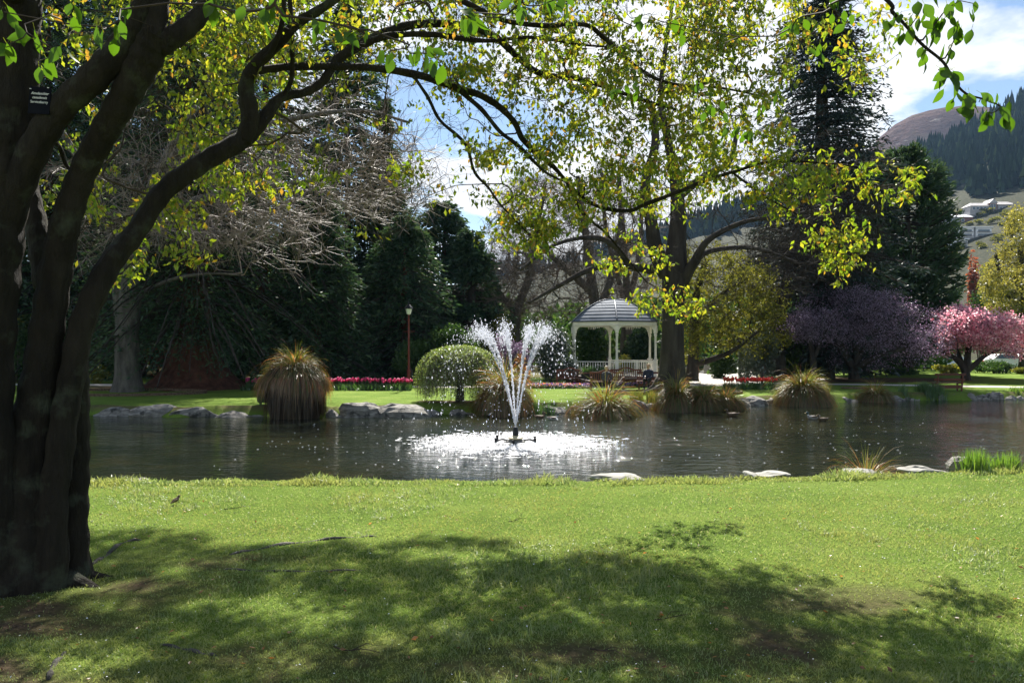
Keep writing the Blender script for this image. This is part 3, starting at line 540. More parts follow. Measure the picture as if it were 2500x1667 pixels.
for cx, cy_, rx, ry, n, d0, d1 in REG:
    n = int(n * (2.5 if cx < 900 else 1.75))
    a = rng.random(n) * 6.283; q = np.sqrt(rng.random(n)); px = cx + rx * q * np.cos(a); py = cy_ + ry * q * np.sin(a); d = rng.uniform(d0, d1, n)
    att += [at(x, y, z) for x, y, z in zip(px, py, d)]
# spurs of the near boughs: (px, py, depth)
nearp = [(60, 60, 2.5), (130, 120, 2.5), (20, 110, 2.45), (95, 150, 2.55), (180, 20, 2.6), (250, 70, 2.6), (290, 50, 2.7), (320, 20, 2.8), (10, 30, 2.7), (510, 10, 2.8), (540, -10, 2.9), (640, 25, 2.7), (670, 10, 2.7),
         (780, 50, 2.7), (850, 60, 2.6), (880, 75, 2.65), (950, 125, 2.6), (1000, 110, 2.6), (1045, 130, 2.62), (1075, 150, 2.65), (1130, 30, 2.8), (1150, 45, 2.8), (1165, 40, 2.9), (1275, 5, 2.9), (1290, 15, 2.9), (1355, 0, 2.85), (1385, 5, 2.85),
         (1570, 45, 4.2), (1650, 60, 4.0), (1720, 260, 4.6), (1760, 270, 4.4), (1790, 310, 4.3), (1815, 320, 4.4), (1870, 250, 4.5), (1930, 70, 3.9), (1960, 40, 3.8), (2030, 10, 3.6), (2060, 40, 3.7), (1990, 120, 3.9), (1700, 200, 4.7), (1560, 210, 4.6), (1480, 230, 4.8),
         (2190, 35, 3.2), (2240, 40, 3.15), (2290, 50, 3.2), (2315, 20, 3.2), (2340, 60, 3.15), (2260, 125, 3.2), (2320, 120, 3.2), (2350, 75, 3.2), (2250, 20, 3.1), (2290, 170, 3.2), (2310, 180, 3.2), (2330, 210, 3.2), (2345, 240, 3.2), (2365, 245, 3.2),
         (2390, 250, 3.2), (2415, 240, 3.2), (2410, 280, 3.2), (2440, 265, 3.2), (2455, 280, 3.2), (2380, 10, 3.3), (2215, 70, 3.2), (2270, 75, 3.2)]
# unseen crown above the frame, its leaves added to shape the near lawn's shade
tX = rng.uniform(-4.8, 2.6, 6200); tY = rng.uniform(3.2, 7.3, 6200); top_y = np.interp(tX, [-4.6, -3.4, -1.9, -.2, .6, 1.3, 2.1, 2.6], [7.2, 7.4, 6.9, 7.1, 6.5, 5.9, 5.2, 4.6])
ok_ = (tY < top_y) & (vnoise(tX + 5, tY, 2.3, 3) > np.interp(tX, [-1.5, .5, 1.6, 2.4], [.40, .44, .47, .58])) & (rng.random(6200) < np.interp(tX, [-1, 1.5], [.95, .7])); tX, tY = tX[ok_], tY[ok_]; tz = 2.68 + .673 * tY + rng.uniform(.12, 1.1, len(tX)); kx_ = math.cos(SUN_EL) / math.sin(SUN_EL)
att += [A(a + c * kx_ * math.sin(SUN_AZ), b + c * kx_ * math.cos(SUN_AZ), c) for a, b, c in zip(tX, tY, tz)]; print('shade attractors', len(tX))
nst = len(att); att += [at(*q) for q in nearp]
att = np.array(att)
P, par, R, tips, n0 = grow(np.array(ip), np.array(ipar), np.array(irr), att, step=.13, bend=.35, jit=.022, rtip=.0019, gam=.42, seed=11)
mb = branch_mesh(P, par, R, n0, 4, .012)
# leaf bearing twigs
isn = np.zeros(len(P), bool); isn[n0:] = True
far_ok = (P[:, 1] > 4.9)
V, f, s_, p1_, p2_, a2_ = twigs(P, par, R, n0, 2, .17, .0046, seed=5, grav=.12, r=.0017, k=3)
hiT = np.tile((s_[:, 2] > 1.65 + .5 * s_[:, 1]) | (s_[:, 1] < 4.7), 2); fk = f.reshape(-1, 3, 4)[~hiT].reshape(-1, 4); uq, inv = np.unique(fk, return_inverse=True); mb.add(V[uq], inv.reshape(fk.shape)); mb.build('twigs', M['bark_twig'], fg, kind='stuff')
# small leaves hang in clusters from the twigs
keep = (p2_[:, 1] > 4.7) & (rng.random(len(p2_)) < .80); tp = np.concatenate([p2_[keep], p1_[keep & (rng.random(len(p2_)) < .45)]])
dens = vnoise(tp[:, 0] + tp[:, 1] * .5, tp[:, 2], 1.6, 3); tp = tp[(dens > .42) | (tp[:, 2] > 1.65 + .42 * tp[:, 1])]
m_ = 4; Pl = np.repeat(tp, m_, 0) + rng.normal(0, .022, (len(tp) * m_, 3)); n = len(Pl)
D = unit(rng.normal(0, .62, (n, 3)) + A(0, 0, -.85)); Nn = rdir(n); Ls = rng.uniform(.03, .08, n); Ws = Ls * rng.uniform(.42, .66, n)
hi = Pl[:, 2] > 1.65 + .47 * Pl[:, 1]; kq = ~hi | (np.arange(n) % 2 == 0); Pl, D, Nn, Ls, Ws, hi = Pl[kq], D[kq], Nn[kq], Ls[kq], Ws[kq], hi[kq]; Ls = np.where(hi, Ls * 1.4, Ls); Ws = np.where(hi, Ws * 1.4, Ws); mbl = MB(); mbl.add(*fold_geo(Pl[~hi], D[~hi], Nn[~hi], Ls[~hi], Ws[~hi])); mbl.add(*rhomb_geo(Pl[hi], D[hi], Nn[hi], Ls[hi] * 1.1, Ws[hi] * 1.15)); mbl.build('foliage', M['sv_leaf'], fg, kind='stuff')
print('fg nodes', len(P), 'leaves', n)
# large leaves that show one by one
def leaf_shape(nm, curl, wid, seed):
    rows = [(0, 0), (.1, .30), (.25, .75), (.42, 1), (.6, .95), (.78, .68), (.92, .28), (1, 0)]; V = []; 
    for u, w in rows:
        z = -curl * u * u
        V += [(-w * wid / 2, u, z + abs(w) * .10 * wid + .02 * math.sin(u * 9 + seed)), (0, u, z - .02), (w * wid / 2, u, z + abs(w) * .10 * wid + .02 * math.sin(u * 8 + seed + 2))]
    F_ = []
    for i in range(len(rows) - 1):
        for j in (0, 1): F_.append([3 * i + j, 3 * i + j + 1, 3 * i + 4 + j, 3 * i + 3 + j])
    V += [(-.012, -.28, .03), (.012, -.28, .03), (.012, 0, 0), (-.012, 0, 0)]; b_ = len(rows) * 3; F_.append([b_, b_ + 1, b_ + 2, b_ + 3])
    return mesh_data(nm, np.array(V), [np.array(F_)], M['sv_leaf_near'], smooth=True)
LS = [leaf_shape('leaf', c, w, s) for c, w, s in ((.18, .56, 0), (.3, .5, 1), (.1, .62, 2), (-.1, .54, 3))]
gl_ = np.random.default_rng(21); cnt = 0; cand = []
for q in range(len(nearp)):
    tpn = P[tips[nst + q]]; 
    for z in range(4 if nearp[q][0] > 2100 else 3 if nearp[q][2] < 3.1 else 4): cand.append((tpn + gl_.normal(0, .018 if nearp[q][2] < 3.3 else .03, 3), nearp[q][2]))
pool = tp[(tp[:, 1] < 7.6)]; pool = pool[gl_.permutation(len(pool))]
for a in pool[:max(0, 300 - len(cand))]: cand.append((a, a[1]))
wb = wpos(fg)
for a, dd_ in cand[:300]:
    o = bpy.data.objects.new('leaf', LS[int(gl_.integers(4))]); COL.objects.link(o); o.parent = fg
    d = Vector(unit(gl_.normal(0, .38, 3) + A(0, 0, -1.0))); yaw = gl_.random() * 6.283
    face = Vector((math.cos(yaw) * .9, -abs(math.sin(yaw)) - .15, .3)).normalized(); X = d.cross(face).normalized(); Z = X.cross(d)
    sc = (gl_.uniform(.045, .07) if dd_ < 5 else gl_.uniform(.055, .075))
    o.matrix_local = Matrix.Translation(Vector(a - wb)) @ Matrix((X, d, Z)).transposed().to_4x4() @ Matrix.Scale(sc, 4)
# botanical plate on the stem
pc = at(97, 246, 5.28); pl = thing('plant_label', 'small black plate with white lettering fixed to the left stem of the serviceberry tree', 'sign', pc, R_(-8))
mb = MB().box((0, 0, 0), (.15, .006, .17), ry=R_(6)); mb.build('plate', M['plaque'], pl, local=True)
for tx, zz_ in (('Amelanchier', .036), ('canadensis', .010), ('Serviceberry', -.018)):
    fc = bpy.data.curves.new('lettering', 'FONT'); fc.body = tx; fc.size = .024; fc.align_x = 'CENTER'; fc.extrude = .0006; fc.shear = .25 if tx[0] != 'S' else 0
    fo = bpy.data.objects.new('tmp_text', fc); COL.objects.link(fo); dg_ = bpy.context.evaluated_depsgraph_get(); me_ = bpy.data.meshes.new_from_object(fo.evaluated_get(dg_)); bpy.data.objects.remove(fo); fo = bpy.data.objects.new('lettering', me_); COL.objects.link(fo); fo.parent = pl; fo.location = (zz_ * math.tan(R_(6)), -.0045, zz_); fo.rotation_euler = (R_(90), R_(6), 0); me_.materials.clear(); me_.materials.append(M['letters'])
mb = MB()
for sx in (-.062, .062): mb.box((sx, -.004, .077), (.012, .004, .004), ry=R_(6))
mb.build('rivet', M['letters'], pl, local=True)
# ---------------------------------------------------------------- lawn blades near the camera
def blades(n, y0, y1, power, Lr, Wr, seedv, mat, name='grass', edge=False):
    g = np.random.default_rng(seedv)
    u = g.random(n); y = 1 / (1 / y0 * (1 - u) + 1 / y1 * u) if not edge else None
    if edge:
        x = g.uniform(-7, 8.5, n); y = yN(x) + g.uniform(-.35, .25, n)
    else:
        x = g.uniform(-.66, .66, n) * (y + .2)
    s = soilmask(x, y); k = g.random(n) > np.clip(s * 1.05, 0, .93); x, y, s = x[k], y[k], s[k]; n = len(x)
    z = gz(x, y); hv = .55 + .9 * vnoise(x, y, 1.7, 3) * (1 - .5 * s)
    Ls = g.uniform(*Lr, n) * hv * (np.clip(vnoise(x, y, 2.2, 3) * 3.4 - .7, .3, 2.2) if edge else 1); Ws = g.uniform(*Wr, n) * np.clip(y / 6, .75, 1.6)
    D = unit(g.normal(0, .55, (n, 3)) * [1, 1, 0] + A(0, 0, 1)); side = unit(np.cross(D, rdir(n, g)))
    p = np.stack([x, y, z - .004], 1); w = (Ws / 2)[:, None] * side; l = Ls[:, None]
    d2 = unit(D + g.normal(0, .55, (n, 3)) * [1, 1, .2] + A(0, 0, -.15)); mid = p + D * l * .55
    V = np.stack([p - w, p + w, mid + w * .8, mid - w * .8, mid + d2 * l * .45], 1).reshape(-1, 3); b_ = np.arange(n)[:, None] * 5
    mobj(name, V, [b_ + A(0, 1, 2, 3).astype(int), b_ + A(3, 2, 4).astype(int)], mat, kind='stuff')
blades(190000, 3.7, 10.4, 2, (.012, .038), (.0042, .0072), 31, M['grass'])
blades(16000, 0, 0, 2, (.03, .09), (.006, .010), 32, M['grass'], edge=True)
def tufts(n, seedv):
    g = np.random.default_rng(seedv); y = 1 / (1 / 3.8 * (1 - g.random(n)) + 1 / 9.5 * g.random(n)); y = g.uniform(3.9, 9.6, n); x = g.uniform(-.6, .6, n) * y; k = (vnoise(x + 40, y, .8, 3) > .60) & (soilmask(x, y) < .5); x, y = x[k], y[k]; c = len(x)
    x = np.repeat(x, 9) + g.normal(0, .025, c * 9); y = np.repeat(y, 9) + g.normal(0, .025, c * 9); m = len(x)
    V, f = strip_geo(np.stack([x, y, gz(x, y)], 1), unit(g.normal(0, .4, (m, 3)) + A(0, 0, 1)), g.uniform(.2, 1, m), g.uniform(.035, .095, m), np.full(m, .0055), 3); mobj('grass', V, [f], M['grass'], kind='stuff')
tufts(5200, 33)
# clumps of longer grass round the roots
def surf_root(label, pts, r, grp=None):
    p = smooth_path(np.array(pts, float), 6); P3 = np.column_stack([p[:, 0], p[:, 1], gz(p[:, 0], p[:, 1]) - r * .25 + r * .5 * np.sin(np.arange(len(p)) * .9)])
    mb = MB(); add_rt(mb, P3, np.interp(np.linspace(0, 1, len(p)), [0, .2, .8, 1], [r * .5, r, r * .8, r * .3]), 7, .15, 4)
    return tag(mb.build('surface_root', M['bark_grey'], smooth=True), label, 'root', 'tree roots lying bare in the near lawn')
def gp(px, py):
    d = EYE * F / (py - HOR); return xat(px, d), d
surf_root('thin pale root bare in the lawn just right of the trunk, highest of the roots', [gp(225, 1375), gp(262, 1350), gp(300, 1325), gp(350, 1318)], .022)
surf_root('long pale root bending through the grass below the pond, right of the bird', [gp(560, 1355), gp(640, 1338), gp(740, 1322), gp(850, 1312), gp(920, 1309)], .02)
surf_root('straight dark root in the shaded lawn below the long pale root', [gp(545, 1392), gp(640, 1395), gp(760, 1396), gp(895, 1394)], .012)
surf_root('pale root at the bottom left corner of the lawn', [gp(118, 1655), gp(128, 1625), gp(150, 1600), gp(160, 1590)], .018)
surf_root('short pale root in the shade at the lower left, under the tree trunk', [gp(395, 1570), gp(450, 1580), gp(500, 1592), gp(530, 1597)], .015)
def twig(label, px, py, Lr, ang, seedv, fork=True):
    g = np.random.default_rng(seedv); x, y = gp(px, py); z = float(gz(x, y)); d = A(math.cos(ang), math.sin(ang), .03)
    p = [A(x, y, z + .02) + d * Lr * t + A(0, 0, .012 * math.sin(t * 5)) + g.normal(0, .006, 3) * [1, 1, .3] for t in np.linspace(-.5, .5, 6)]
    mb = MB().tube(p, np.linspace(.004, .0015, 6), 5)
    if fork: mb.tube([p[2], p[2] + A(d[0] * .5 - d[1] * .6, d[1] * .5 + d[0] * .6, .25) * Lr * .35, p[2] + A(d[0] - d[1] * .5, d[1] + d[0] * .5, .2) * Lr * .45], [.003, .002, .001], 4)
    return tag(mb.build('fallen_twig', M['bark_twig']), label, 'twig', 'twigs fallen on the near lawn')
twig('small forked dry twig standing up from the sunlit lawn below the fountain', 1262, 1270, .16, .2, 1)
twig('dark straight twig on the lit grass right of the forked twig', 1575, 1355, .13, -.2, 2, False)
twig('thin pale twig in the shaded lawn, below right of the middle', 1640, 1515, .24, .05, 3)
twig('pale stick with side shoots on the bare soil at the lower middle', 870, 1600, .3, -.5, 4)
twig('thin stick in the shaded soil at the very bottom, right of the middle', 1480, 1600, .2, -.7, 5)
twig('hair-thin pale stick on the lit grass right of the bird', 580, 1238, .28, .15, 6, False)

def litter(name, label, n, sz, mat, seedv, up=.02, y1=9.8):
    g = np.random.default_rng(seedv); u = g.random(n); y = 1 / (1 / 3.8 * (1 - u) + 1 / y1 * u); x = g.uniform(-.64, .64, n) * y; p = np.stack([x, y, gz(x, y) + up], 1); s = g.uniform(.6, 1.3, n) * sz
    V, f = fold_geo(p, unit(g.normal(0, 1, (n, 3)) * [1, 1, .25]), unit(g.normal(0, .4, (n, 3)) + A(0, 0, 1)), s, s * .6); o = mobj(name, V, [f], mat, kind='stuff'); o['label'] = label
litter('leaf_litter', 'small dry brown leaves scattered over the near lawn', 230, .035, M['tus_brown'], 41)
litter('leaf_litter', 'pale petals and tiny daisies dotted over the near lawn', 260, .013, M['roof_white'], 42, .035)
# ---------------------------------------------------------------- rocks
def rock_geo(sx, sy, sz, seedv, flat=.0, n=3):
    g = np.random.default_rng(seedv); k, m = 18, 10; th = np.arange(k) * 2 * math.pi / k; ph = np.linspace(-.5 * math.pi, .5 * math.pi, m)
    T, Ph = np.meshgrid(th, ph); v = np.stack([np.cos(T) * np.cos(Ph), np.sin(T) * np.cos(Ph), np.sin(Ph)], -1).reshape(-1, 3)
    for q in range(9):                         # facets: cut with planes
        nrm = unit(g.normal(0, 1, 3) * [1, 1, .8 + flat]); h = g.uniform(.62, .88); dd = v @ nrm; v = v - np.maximum(dd - h, 0)[:, None] * nrm * .92
    v = v * (1 + .10 * np.sin(v @ g.normal(0, 3.2, 3) + g.random() * 6)[:, None] + .05 * np.sin(v @ g.normal(0, 8, 3))[:, None])
    v[:, 2] += .06 * np.sin(v[:, 0] * g.uniform(3, 6) + g.random() * 6)
    # beds of schist: stepped height
    st = .17; v[:, 2] = v[:, 2] * .45 + .55 * (np.floor(v[:, 2] / st) * st + st * np.clip((v[:, 2] / st % 1) * 2.6, 0, 1))
    v = v * [sx / 2, sy / 2, sz / 2]; i = np.arange(m - 1)[:, None] * k; j = np.arange(k)[None]; j2 = (j + 1) % k
    return v, np.stack([i + j, i + j2, i + k + j2, i + k + j], -1).reshape(-1, 4)
def rock(label, px, py0, py1, wpx, d, seedv, grp, mat='rock', depth=.6, tilt=0):
    if mat == 'rock_pale' and d < 12: py0 += 3
    """py0 top, py1 foot in the photograph, d metres away"""
    wd = wpx / F * d; ht = (py1 - py0) / F * d; top = EYE - (py0 - HOR) / F * d
    v, f = rock_geo(wd * 1.06, max(wd * depth, .35), ht * 1.9, seedv); v = v @ np.array(Euler((0, tilt, (seedv % 5 - 2) * .08)).to_matrix()).T
    c = A(xat(px, d), d + wd * depth * .2, 0); v = v + c; v[:, 2] += top - v[:, 2].max()
    o = mobj('rock', v, [f], M[mat], smooth=False); return tag(o, label, 'rock', grp)
G1 = 'schist rocks edging the far bank'
rk = [('low jagged schist rock at the left end of the far bank, beside the tree trunk', 262, 994, 1017, 100, 31.9, 11), ('long humped grey rock on the far bank below the tree ring', 378, 988, 1017, 118, 31.8, 12),
      ('long flat-topped grey rock between the humped rock and the flat slab on the far bank', 480, 994, 1018, 120, 31.7, 13), ('thin dark slab rock at the water just left of the green bin', 590, 1004, 1018, 110, 31.6, 14),
      ('small pale rock wedged right of the tall tussock', 810, 1000, 1016, 52, 31.4, 15), ('big pale striped boulder with a rounded left end, right of the tall tussock', 878, 983, 1016, 118, 31.5, 16),
      ('long smooth boulder tapering right into the water', 985, 986, 1015, 165, 31.7, 17), ('low dark rock under the mop-headed weeping tree', 1150, 1000, 1013, 150, 32.8, 18),
      ('dark wet rock under the tussock behind the fountain', 1050, 1000, 1013, 70, 32.6, 31), ('brown lichened rock left of the round tussock in front of the bandstand', 1352, 988, 1010, 70, 33.0, 19), ('grey flat rock touching the left side of the round tussock', 1405, 990, 1008, 50, 33.2, 20),
      ('rounded dark grey rock right of the round tussock', 1558, 975, 1000, 46, 35.0, 21), ('pale folded rock under the elm roots', 1598, 984, 1000, 44, 35.3, 22), ('small brown rock at the foot of the tussock row', 1628, 984, 996, 24, 35.5, 23),
      ('pale wedge rock just right of the tussock row', 1815, 973, 992, 40, 37.2, 24), ('tall dark peaked rock right of the tussock row', 1850, 967, 991, 60, 37.4, 25), ('low pale rock between the peaked rock and the orange tussock', 1885, 972, 988, 36, 37.9, 26),
      ('pale leaning slab against the left foot of the orange tussock', 1916, 974, 989, 52, 38.0, 27), ('flat pale rock right of the orange tussock', 2030, 974, 983, 46, 39.4, 28), ('long low slab between the orange and the dark green tussock', 2075, 970, 982, 56, 39.8, 29),
      ('low grey rock right of the dark green tussock', 2190, 966, 978, 46, 40.6, 30), ('dark rock left of the red bench, under the reeds', 2230, 970, 979, 40, 40.8, 32), ('dark rock beside the reeds left of the red bench', 2305, 962, 978, 40, 41.0, 33), ('flat grey rock below the red bench', 2335, 963, 978, 36, 41.0, 34), ('pale round-topped rock just right of the red bench', 2365, 960, 978, 36, 41.1, 35),
      ('sloping grey rock second to the right of the red bench', 2398, 963, 978, 40, 41.1, 36), ('tall grey rock in the middle of the right-hand pile', 2422, 957, 977, 34, 41.2, 37), ('dark knobbly rock topping the right-hand pile', 2442, 957, 976, 26, 41.2, 38), ('low dark rock at the right end of the pile', 2468, 966, 977, 34, 41.3, 39), ('last low rock of the far bank at the right edge of the view', 2497, 967, 978, 36, 41.4, 40)]
for l_, px, a, b_, w, d, sd_ in rk: rock(l_, px, a - 1, b_ + 9, w * (1.25 if px < 700 else 1.12), d - .15, sd_, G1, depth=.5 if w > 90 else .8)
G2 = 'rocks at the near edge of the pond'
rock('flat white rock lying at the grass edge below the round tussock', 1505, 1155, 1172, 138, 10.15, 51, G2, 'rock_pale', .5)
rock('small white rock at the grass edge, third from the right', 1830, 1147, 1158, 34, 10.35, 52, G2, 'rock_pale', .6)
rock('thin pale slab half sunk in turf next to the small white rock', 1890, 1148, 1158, 84, 10.4, 53, G2, 'rock_pale', .4)
rock('flat white rock in front of the small orange tussock', 2104, 1142, 1157, 88, 10.55, 54, G2, 'rock_pale', .5)
rock('white slab with a pointed left end, between the small tussock and the iris clump', 2256, 1134, 1150, 112, 10.75, 55, G2, 'rock_pale', .4, .05)
rock('grey angular rock at the left of the iris clump', 2345, 1112, 1142, 62, 11.0, 56, G2, 'rock', .6)
rock('pale rounded stone at the grass edge near the trunk, left of its twin', 308, 1168, 1180, 36, 10.0, 57, G2, 'rock_pale', .6)
rock('knobbly grey stone at the grass edge near the trunk, right of its twin', 338, 1168, 1182, 38, 10.0, 58, G2, 'rock', .6)

# ---------------------------------------------------------------- tussocks
def tussock(label, px, foot, top, wpx, d, seedv, skirt=.5, n=3400, head=1.0, wskirt=.8, warm=.5, grp='tussock sedges round the pond', lean=0.):
    g = np.random.default_rng(seedv); x = xat(px, d); z0 = EYE - (foot - HOR) / F * d; H = (foot - top) / F * d; Rr = wpx / F * d / 2
    root = thing('tussock', label, 'tussock', (x, d, z0), 0, grp); hs_ = H * skirt; rs = Rr * wskirt
    if skirt > .05:                            # thatched column of old blades
        mb = MB().lathe([(rs * .82, -.25), (rs * .9, hs_ * .3), (rs * .93, hs_ * .7), (rs * .8, hs_ * .96), (rs * .4, hs_ * 1.06), (0.01, hs_ * 1.08)], k=22)
        m = int(1100 * max(1, rs)); th = g.random(m) * 6.283; zz_ = hs_ * g.uniform(.35, 1.08, m); rr = rs * np.where(zz_ > hs_ * .9, .86, .97) * g.uniform(.96, 1.05, m)
        p = np.stack([rr * np.cos(th), rr * np.sin(th), zz_], 1); out = np.stack([np.cos(th), np.sin(th), 0 * th], 1)
        V, f = strip_geo(p, unit(out * .07 + A(0, 0, -1) + g.normal(0, .07, (m, 3))), np.full(m, .5), hs_ * g.uniform(.35, .75, m), np.full(m, .028), 3, unit(np.cross(out, A(0, 0, 1)[None]) + g.normal(0, .2, (m, 3))))
        mb.add(V, f); mb.build('thatch', M['tus_dead'], root, local=True)
    def head_part(nm, m, mat, lo, hi, rise, drp, r0):
        th = g.random(m) * 6.283; q = np.sqrt(g.random(m)); rr = r0 * q; out = np.stack([np.cos(th), np.sin(th), 0 * th], 1)
        rr = rr * (1 + .12 * np.sin(2 * th + seedv) + .08 * np.sin(5 * th + seedv * 2)); p = out * rr[:, None] + A(0, 0, 1)[None] * (hs_ * 1.0 - .12 * q[:, None] * H); up = rise * (1.25 - q)
        D = unit(out * (0.25 + q[:, None] * 1.0) + A(0, 0, 1)[None] * up[:, None] + g.normal(0, .16, (m, 3)))
        Ls = g.uniform(lo, hi, m) * head * (1 + .2 * np.sin(3 * th + seedv)) * np.where(g.random(m) < .06, 1.3, 1); V, f = strip_geo(p, D, drp * (.5 + q) * g.uniform(.7, 1.3, m), Ls, np.full(m, max(.012, .023 * min(1, d / 30))), 4)
        V[:, 0] += lean * np.maximum(V[:, 2] - hs_ * .6, 0); mobj(nm, V, [f], mat, root, local=True, kind='stuff')
    up_len = math.hypot(H - hs_, max(Rr - rs * .6, .2))
    head_part('green_blades', int(n * .5), M['tus_green'], up_len * .6, up_len * 1.1, 1.25, 1.35, rs * .85)
    head_part('brown_blades', int(n * .34), M['tus_brown'], up_len * .6, up_len * 1.3, .9, 1.8, rs * .98)
    return root
tussock('tallest tussock, a thick thatched column with a wide shaggy head, before the green bin', 722, 1020, 822, 188, 31.3, 61, .63, 9500, .66, .75)
tussock('narrow dark tussock right behind the fountain jets, beside the mop-headed tree', 1232, 1010, 868, 112, 32.5, 62, .45, 4200, 1.0, .72)
tussock('round squat tussock in front of the bandstand', 1478, 1019, 925, 128, 31.2, 63, .2, 5200, 1.15, .7)
tussock('tall dark tussock against the elm trunk, leftmost of the row of three', 1652, 1002, 905, 76, 34.2, 64, .38, 3800, 1.0, .8)
tussock('middle tussock of the row of three beside the elm trunk', 1716, 1001, 922, 82, 34.4, 65, .3, 3800, 1.1, .75)
tussock('small orange tussock, rightmost of the row of three', 1772, 997, 932, 62, 34.8, 66, .3, 2800, 1.1, .75)
tussock('orange tussock with a domed head standing alone right of the red tulips', 1960, 992, 898, 112, 37.4, 67, .45, 5200, 1.15, .74)
tussock('dark green tussock between the orange tussock and the red bench', 2137, 981, 922, 66, 39.8, 68, .3, 3200, 1.1, .8)
# small one at the near edge
r_ = thing('tussock', 'small spiky orange tussock behind the flat white rock at the near edge', 'tussock', (*[xat(2116, 10.9)], 10.9, float(gz(xat(2116, 10.9), 10.9))), 0, 'tussock sedges round the pond')
for nm, m, mt, dr in (('green_blades', 110, 'tus_green', .5), ('brown_blades', 240, 'tus_brown', 1.0)):
    th = rng.random(m) * 6.28; q = np.sqrt(rng.random(m)); out = np.stack([np.cos(th), np.sin(th), 0 * th], 1); Dd = unit(out * (.15 + q[:, None] * .75) + A(0, 0, 1)[None])
    V, f = strip_geo(out * .06 * q[:, None], Dd, dr * (.4 + q), rng.uniform(.35, .78, m), np.full(m, .007), 5); mobj(nm, V, [f], M[mt], r_, local=True, kind='stuff')

def blade_clump(name, label, cat, px0, px1, foot, top, d, n, mat, seedv, w=.022, dep=.4, grp=None, spread=.25, clumps=5):
    g = np.random.default_rng(seedv); x0, x1 = xat(px0, d), xat(px1, d); H = (foot - top) / F * d
    z0 = float(gz((x0 + x1) / 2, d)); root = thing(name, label, cat, ((x0 + x1) / 2, d, z0), 0, grp); cx = g.uniform(x0 + .05, x1 - .05, clumps) if clumps > 1 else A((x0 + x1) / 2)
    c = g.integers(len(cx), size=n); x = cx[c] + g.normal(0, (x1 - x0) / clumps * .3, n); y = d + g.normal(0, dep * .4, n)
    zz_ = np.maximum(gz(x, y), EYE - (foot - HOR) / F * d - .1); D = unit(np.stack([(x - cx[c]) * spread / .1 * .5 + g.normal(0, .14, n), g.normal(0, .16, n), np.ones(n)], 1))
    V, f = strip_geo(np.stack([x, y, zz_ - .02], 1), D, g.uniform(.1, .6, n), H * g.uniform(.6, 1.1, n), np.full(n, w), 4); mobj('blades', V, [f], mat, root, kind='stuff'); return root
blade_clump('iris_clump', 'bright green sword-leaved iris clump at the near bank on the right', 'iris', 2345, 2425, 1142, 1080, 10.75, 420, M['iris'], 71, .013, .22, 'iris clumps on the near bank', clumps=6)
blade_clump('iris_clump', 'bright green sword-leaved iris clump at the right edge, behind a strip of soil', 'iris', 2425, 2495, 1138, 1085, 10.9, 300, M['iris'], 72, .013, .22, 'iris clumps on the near bank', clumps=5)
blade_clump('iris_clump', 'dark green iris clump growing at the water right of the fountain', 'iris', 1282, 1345, 1012, 968, 32.8, 420, M['tulip_leaf'], 73, .03, .6, 'iris clumps on the far bank', clumps=5)
blade_clump('reed_bed', 'low dark green reeds left of the red bench', 'reeds', 2205, 2300, 972, 944, 41.2, 800, M['tulip_leaf'], 74, .03, .9, None, clumps=9)
blade_clump('iris_clump', 'low yellow-green iris clump on the far bank at the right edge', 'iris', 2468, 2520, 966, 950, 41.9, 380, M['iris'], 75, .03, .5, 'iris clumps on the far bank', clumps=6)
blade_clump('sedge_patch', 'yellowish low sedge on the bank under the elm roots', 'sedge', 1535, 1625, 990, 962, 35.9, 900, M['tus_green'], 76, .025, .6, None, clumps=9)
blade_clump('marsh_plant', 'spindly yellow-green plant right of the orange tussock', 'plant', 2005, 2025, 975, 946, 39.6, 60, M['shrub_yel'], 77, .06, .3, None, clumps=2)

# ---------------------------------------------------------------- fountain
fn = thing('fountain', 'floating fountain throwing a fan of white water jets in the middle of the pond', 'fountain', (FX, FY, WZ))
mb = MB().lathe([(0, -.25), (.26, -.2), (.28, .0), (.27, .05), (.2, .08), (.12, .1)], k=20); mb.build('float', M['flax'], fn, local=True, smooth=False)
MB().lathe([(.12, .09), (.2, .11), (.21, .15), (.12, .18), (0.08, .2)], k=18).build('cap', M['brass'], fn, local=True)
MB().lathe([(.085, .19), (.08, .28), (.06, .44), (.05, .445), (0.0, .43)], k=14).build('nozzle', M['dark_metal'], fn, local=True)
for q, (a, h) in enumerate(((3.3, .2), (2.75, .28), (.25, .24), (-.25, .2), (1.6, .2), (4.5, .14))):
    rr = .56 if q != 5 else .35; c = A(rr * math.cos(a), rr * math.sin(a), 0); mb = MB().lathe([(0, -.1), (.034, -.1), (.036, h * .6 - .02), (.042, h * .6), (.036, h * .6 + .02), (0, h * .6 + .02)], c, 10); o = mb.build('lamp', M['dark_metal'], fn, local=True)
    MB().tube([c * .35 + A(0, 0, .06), c * .7 + A(0, 0, .09), c + A(0, 0, .05)], .014, 6).build('bracket', M['dark_metal'], fn, local=True)
GR = 9.81; z0 = .44; drops = []; NJ = 9
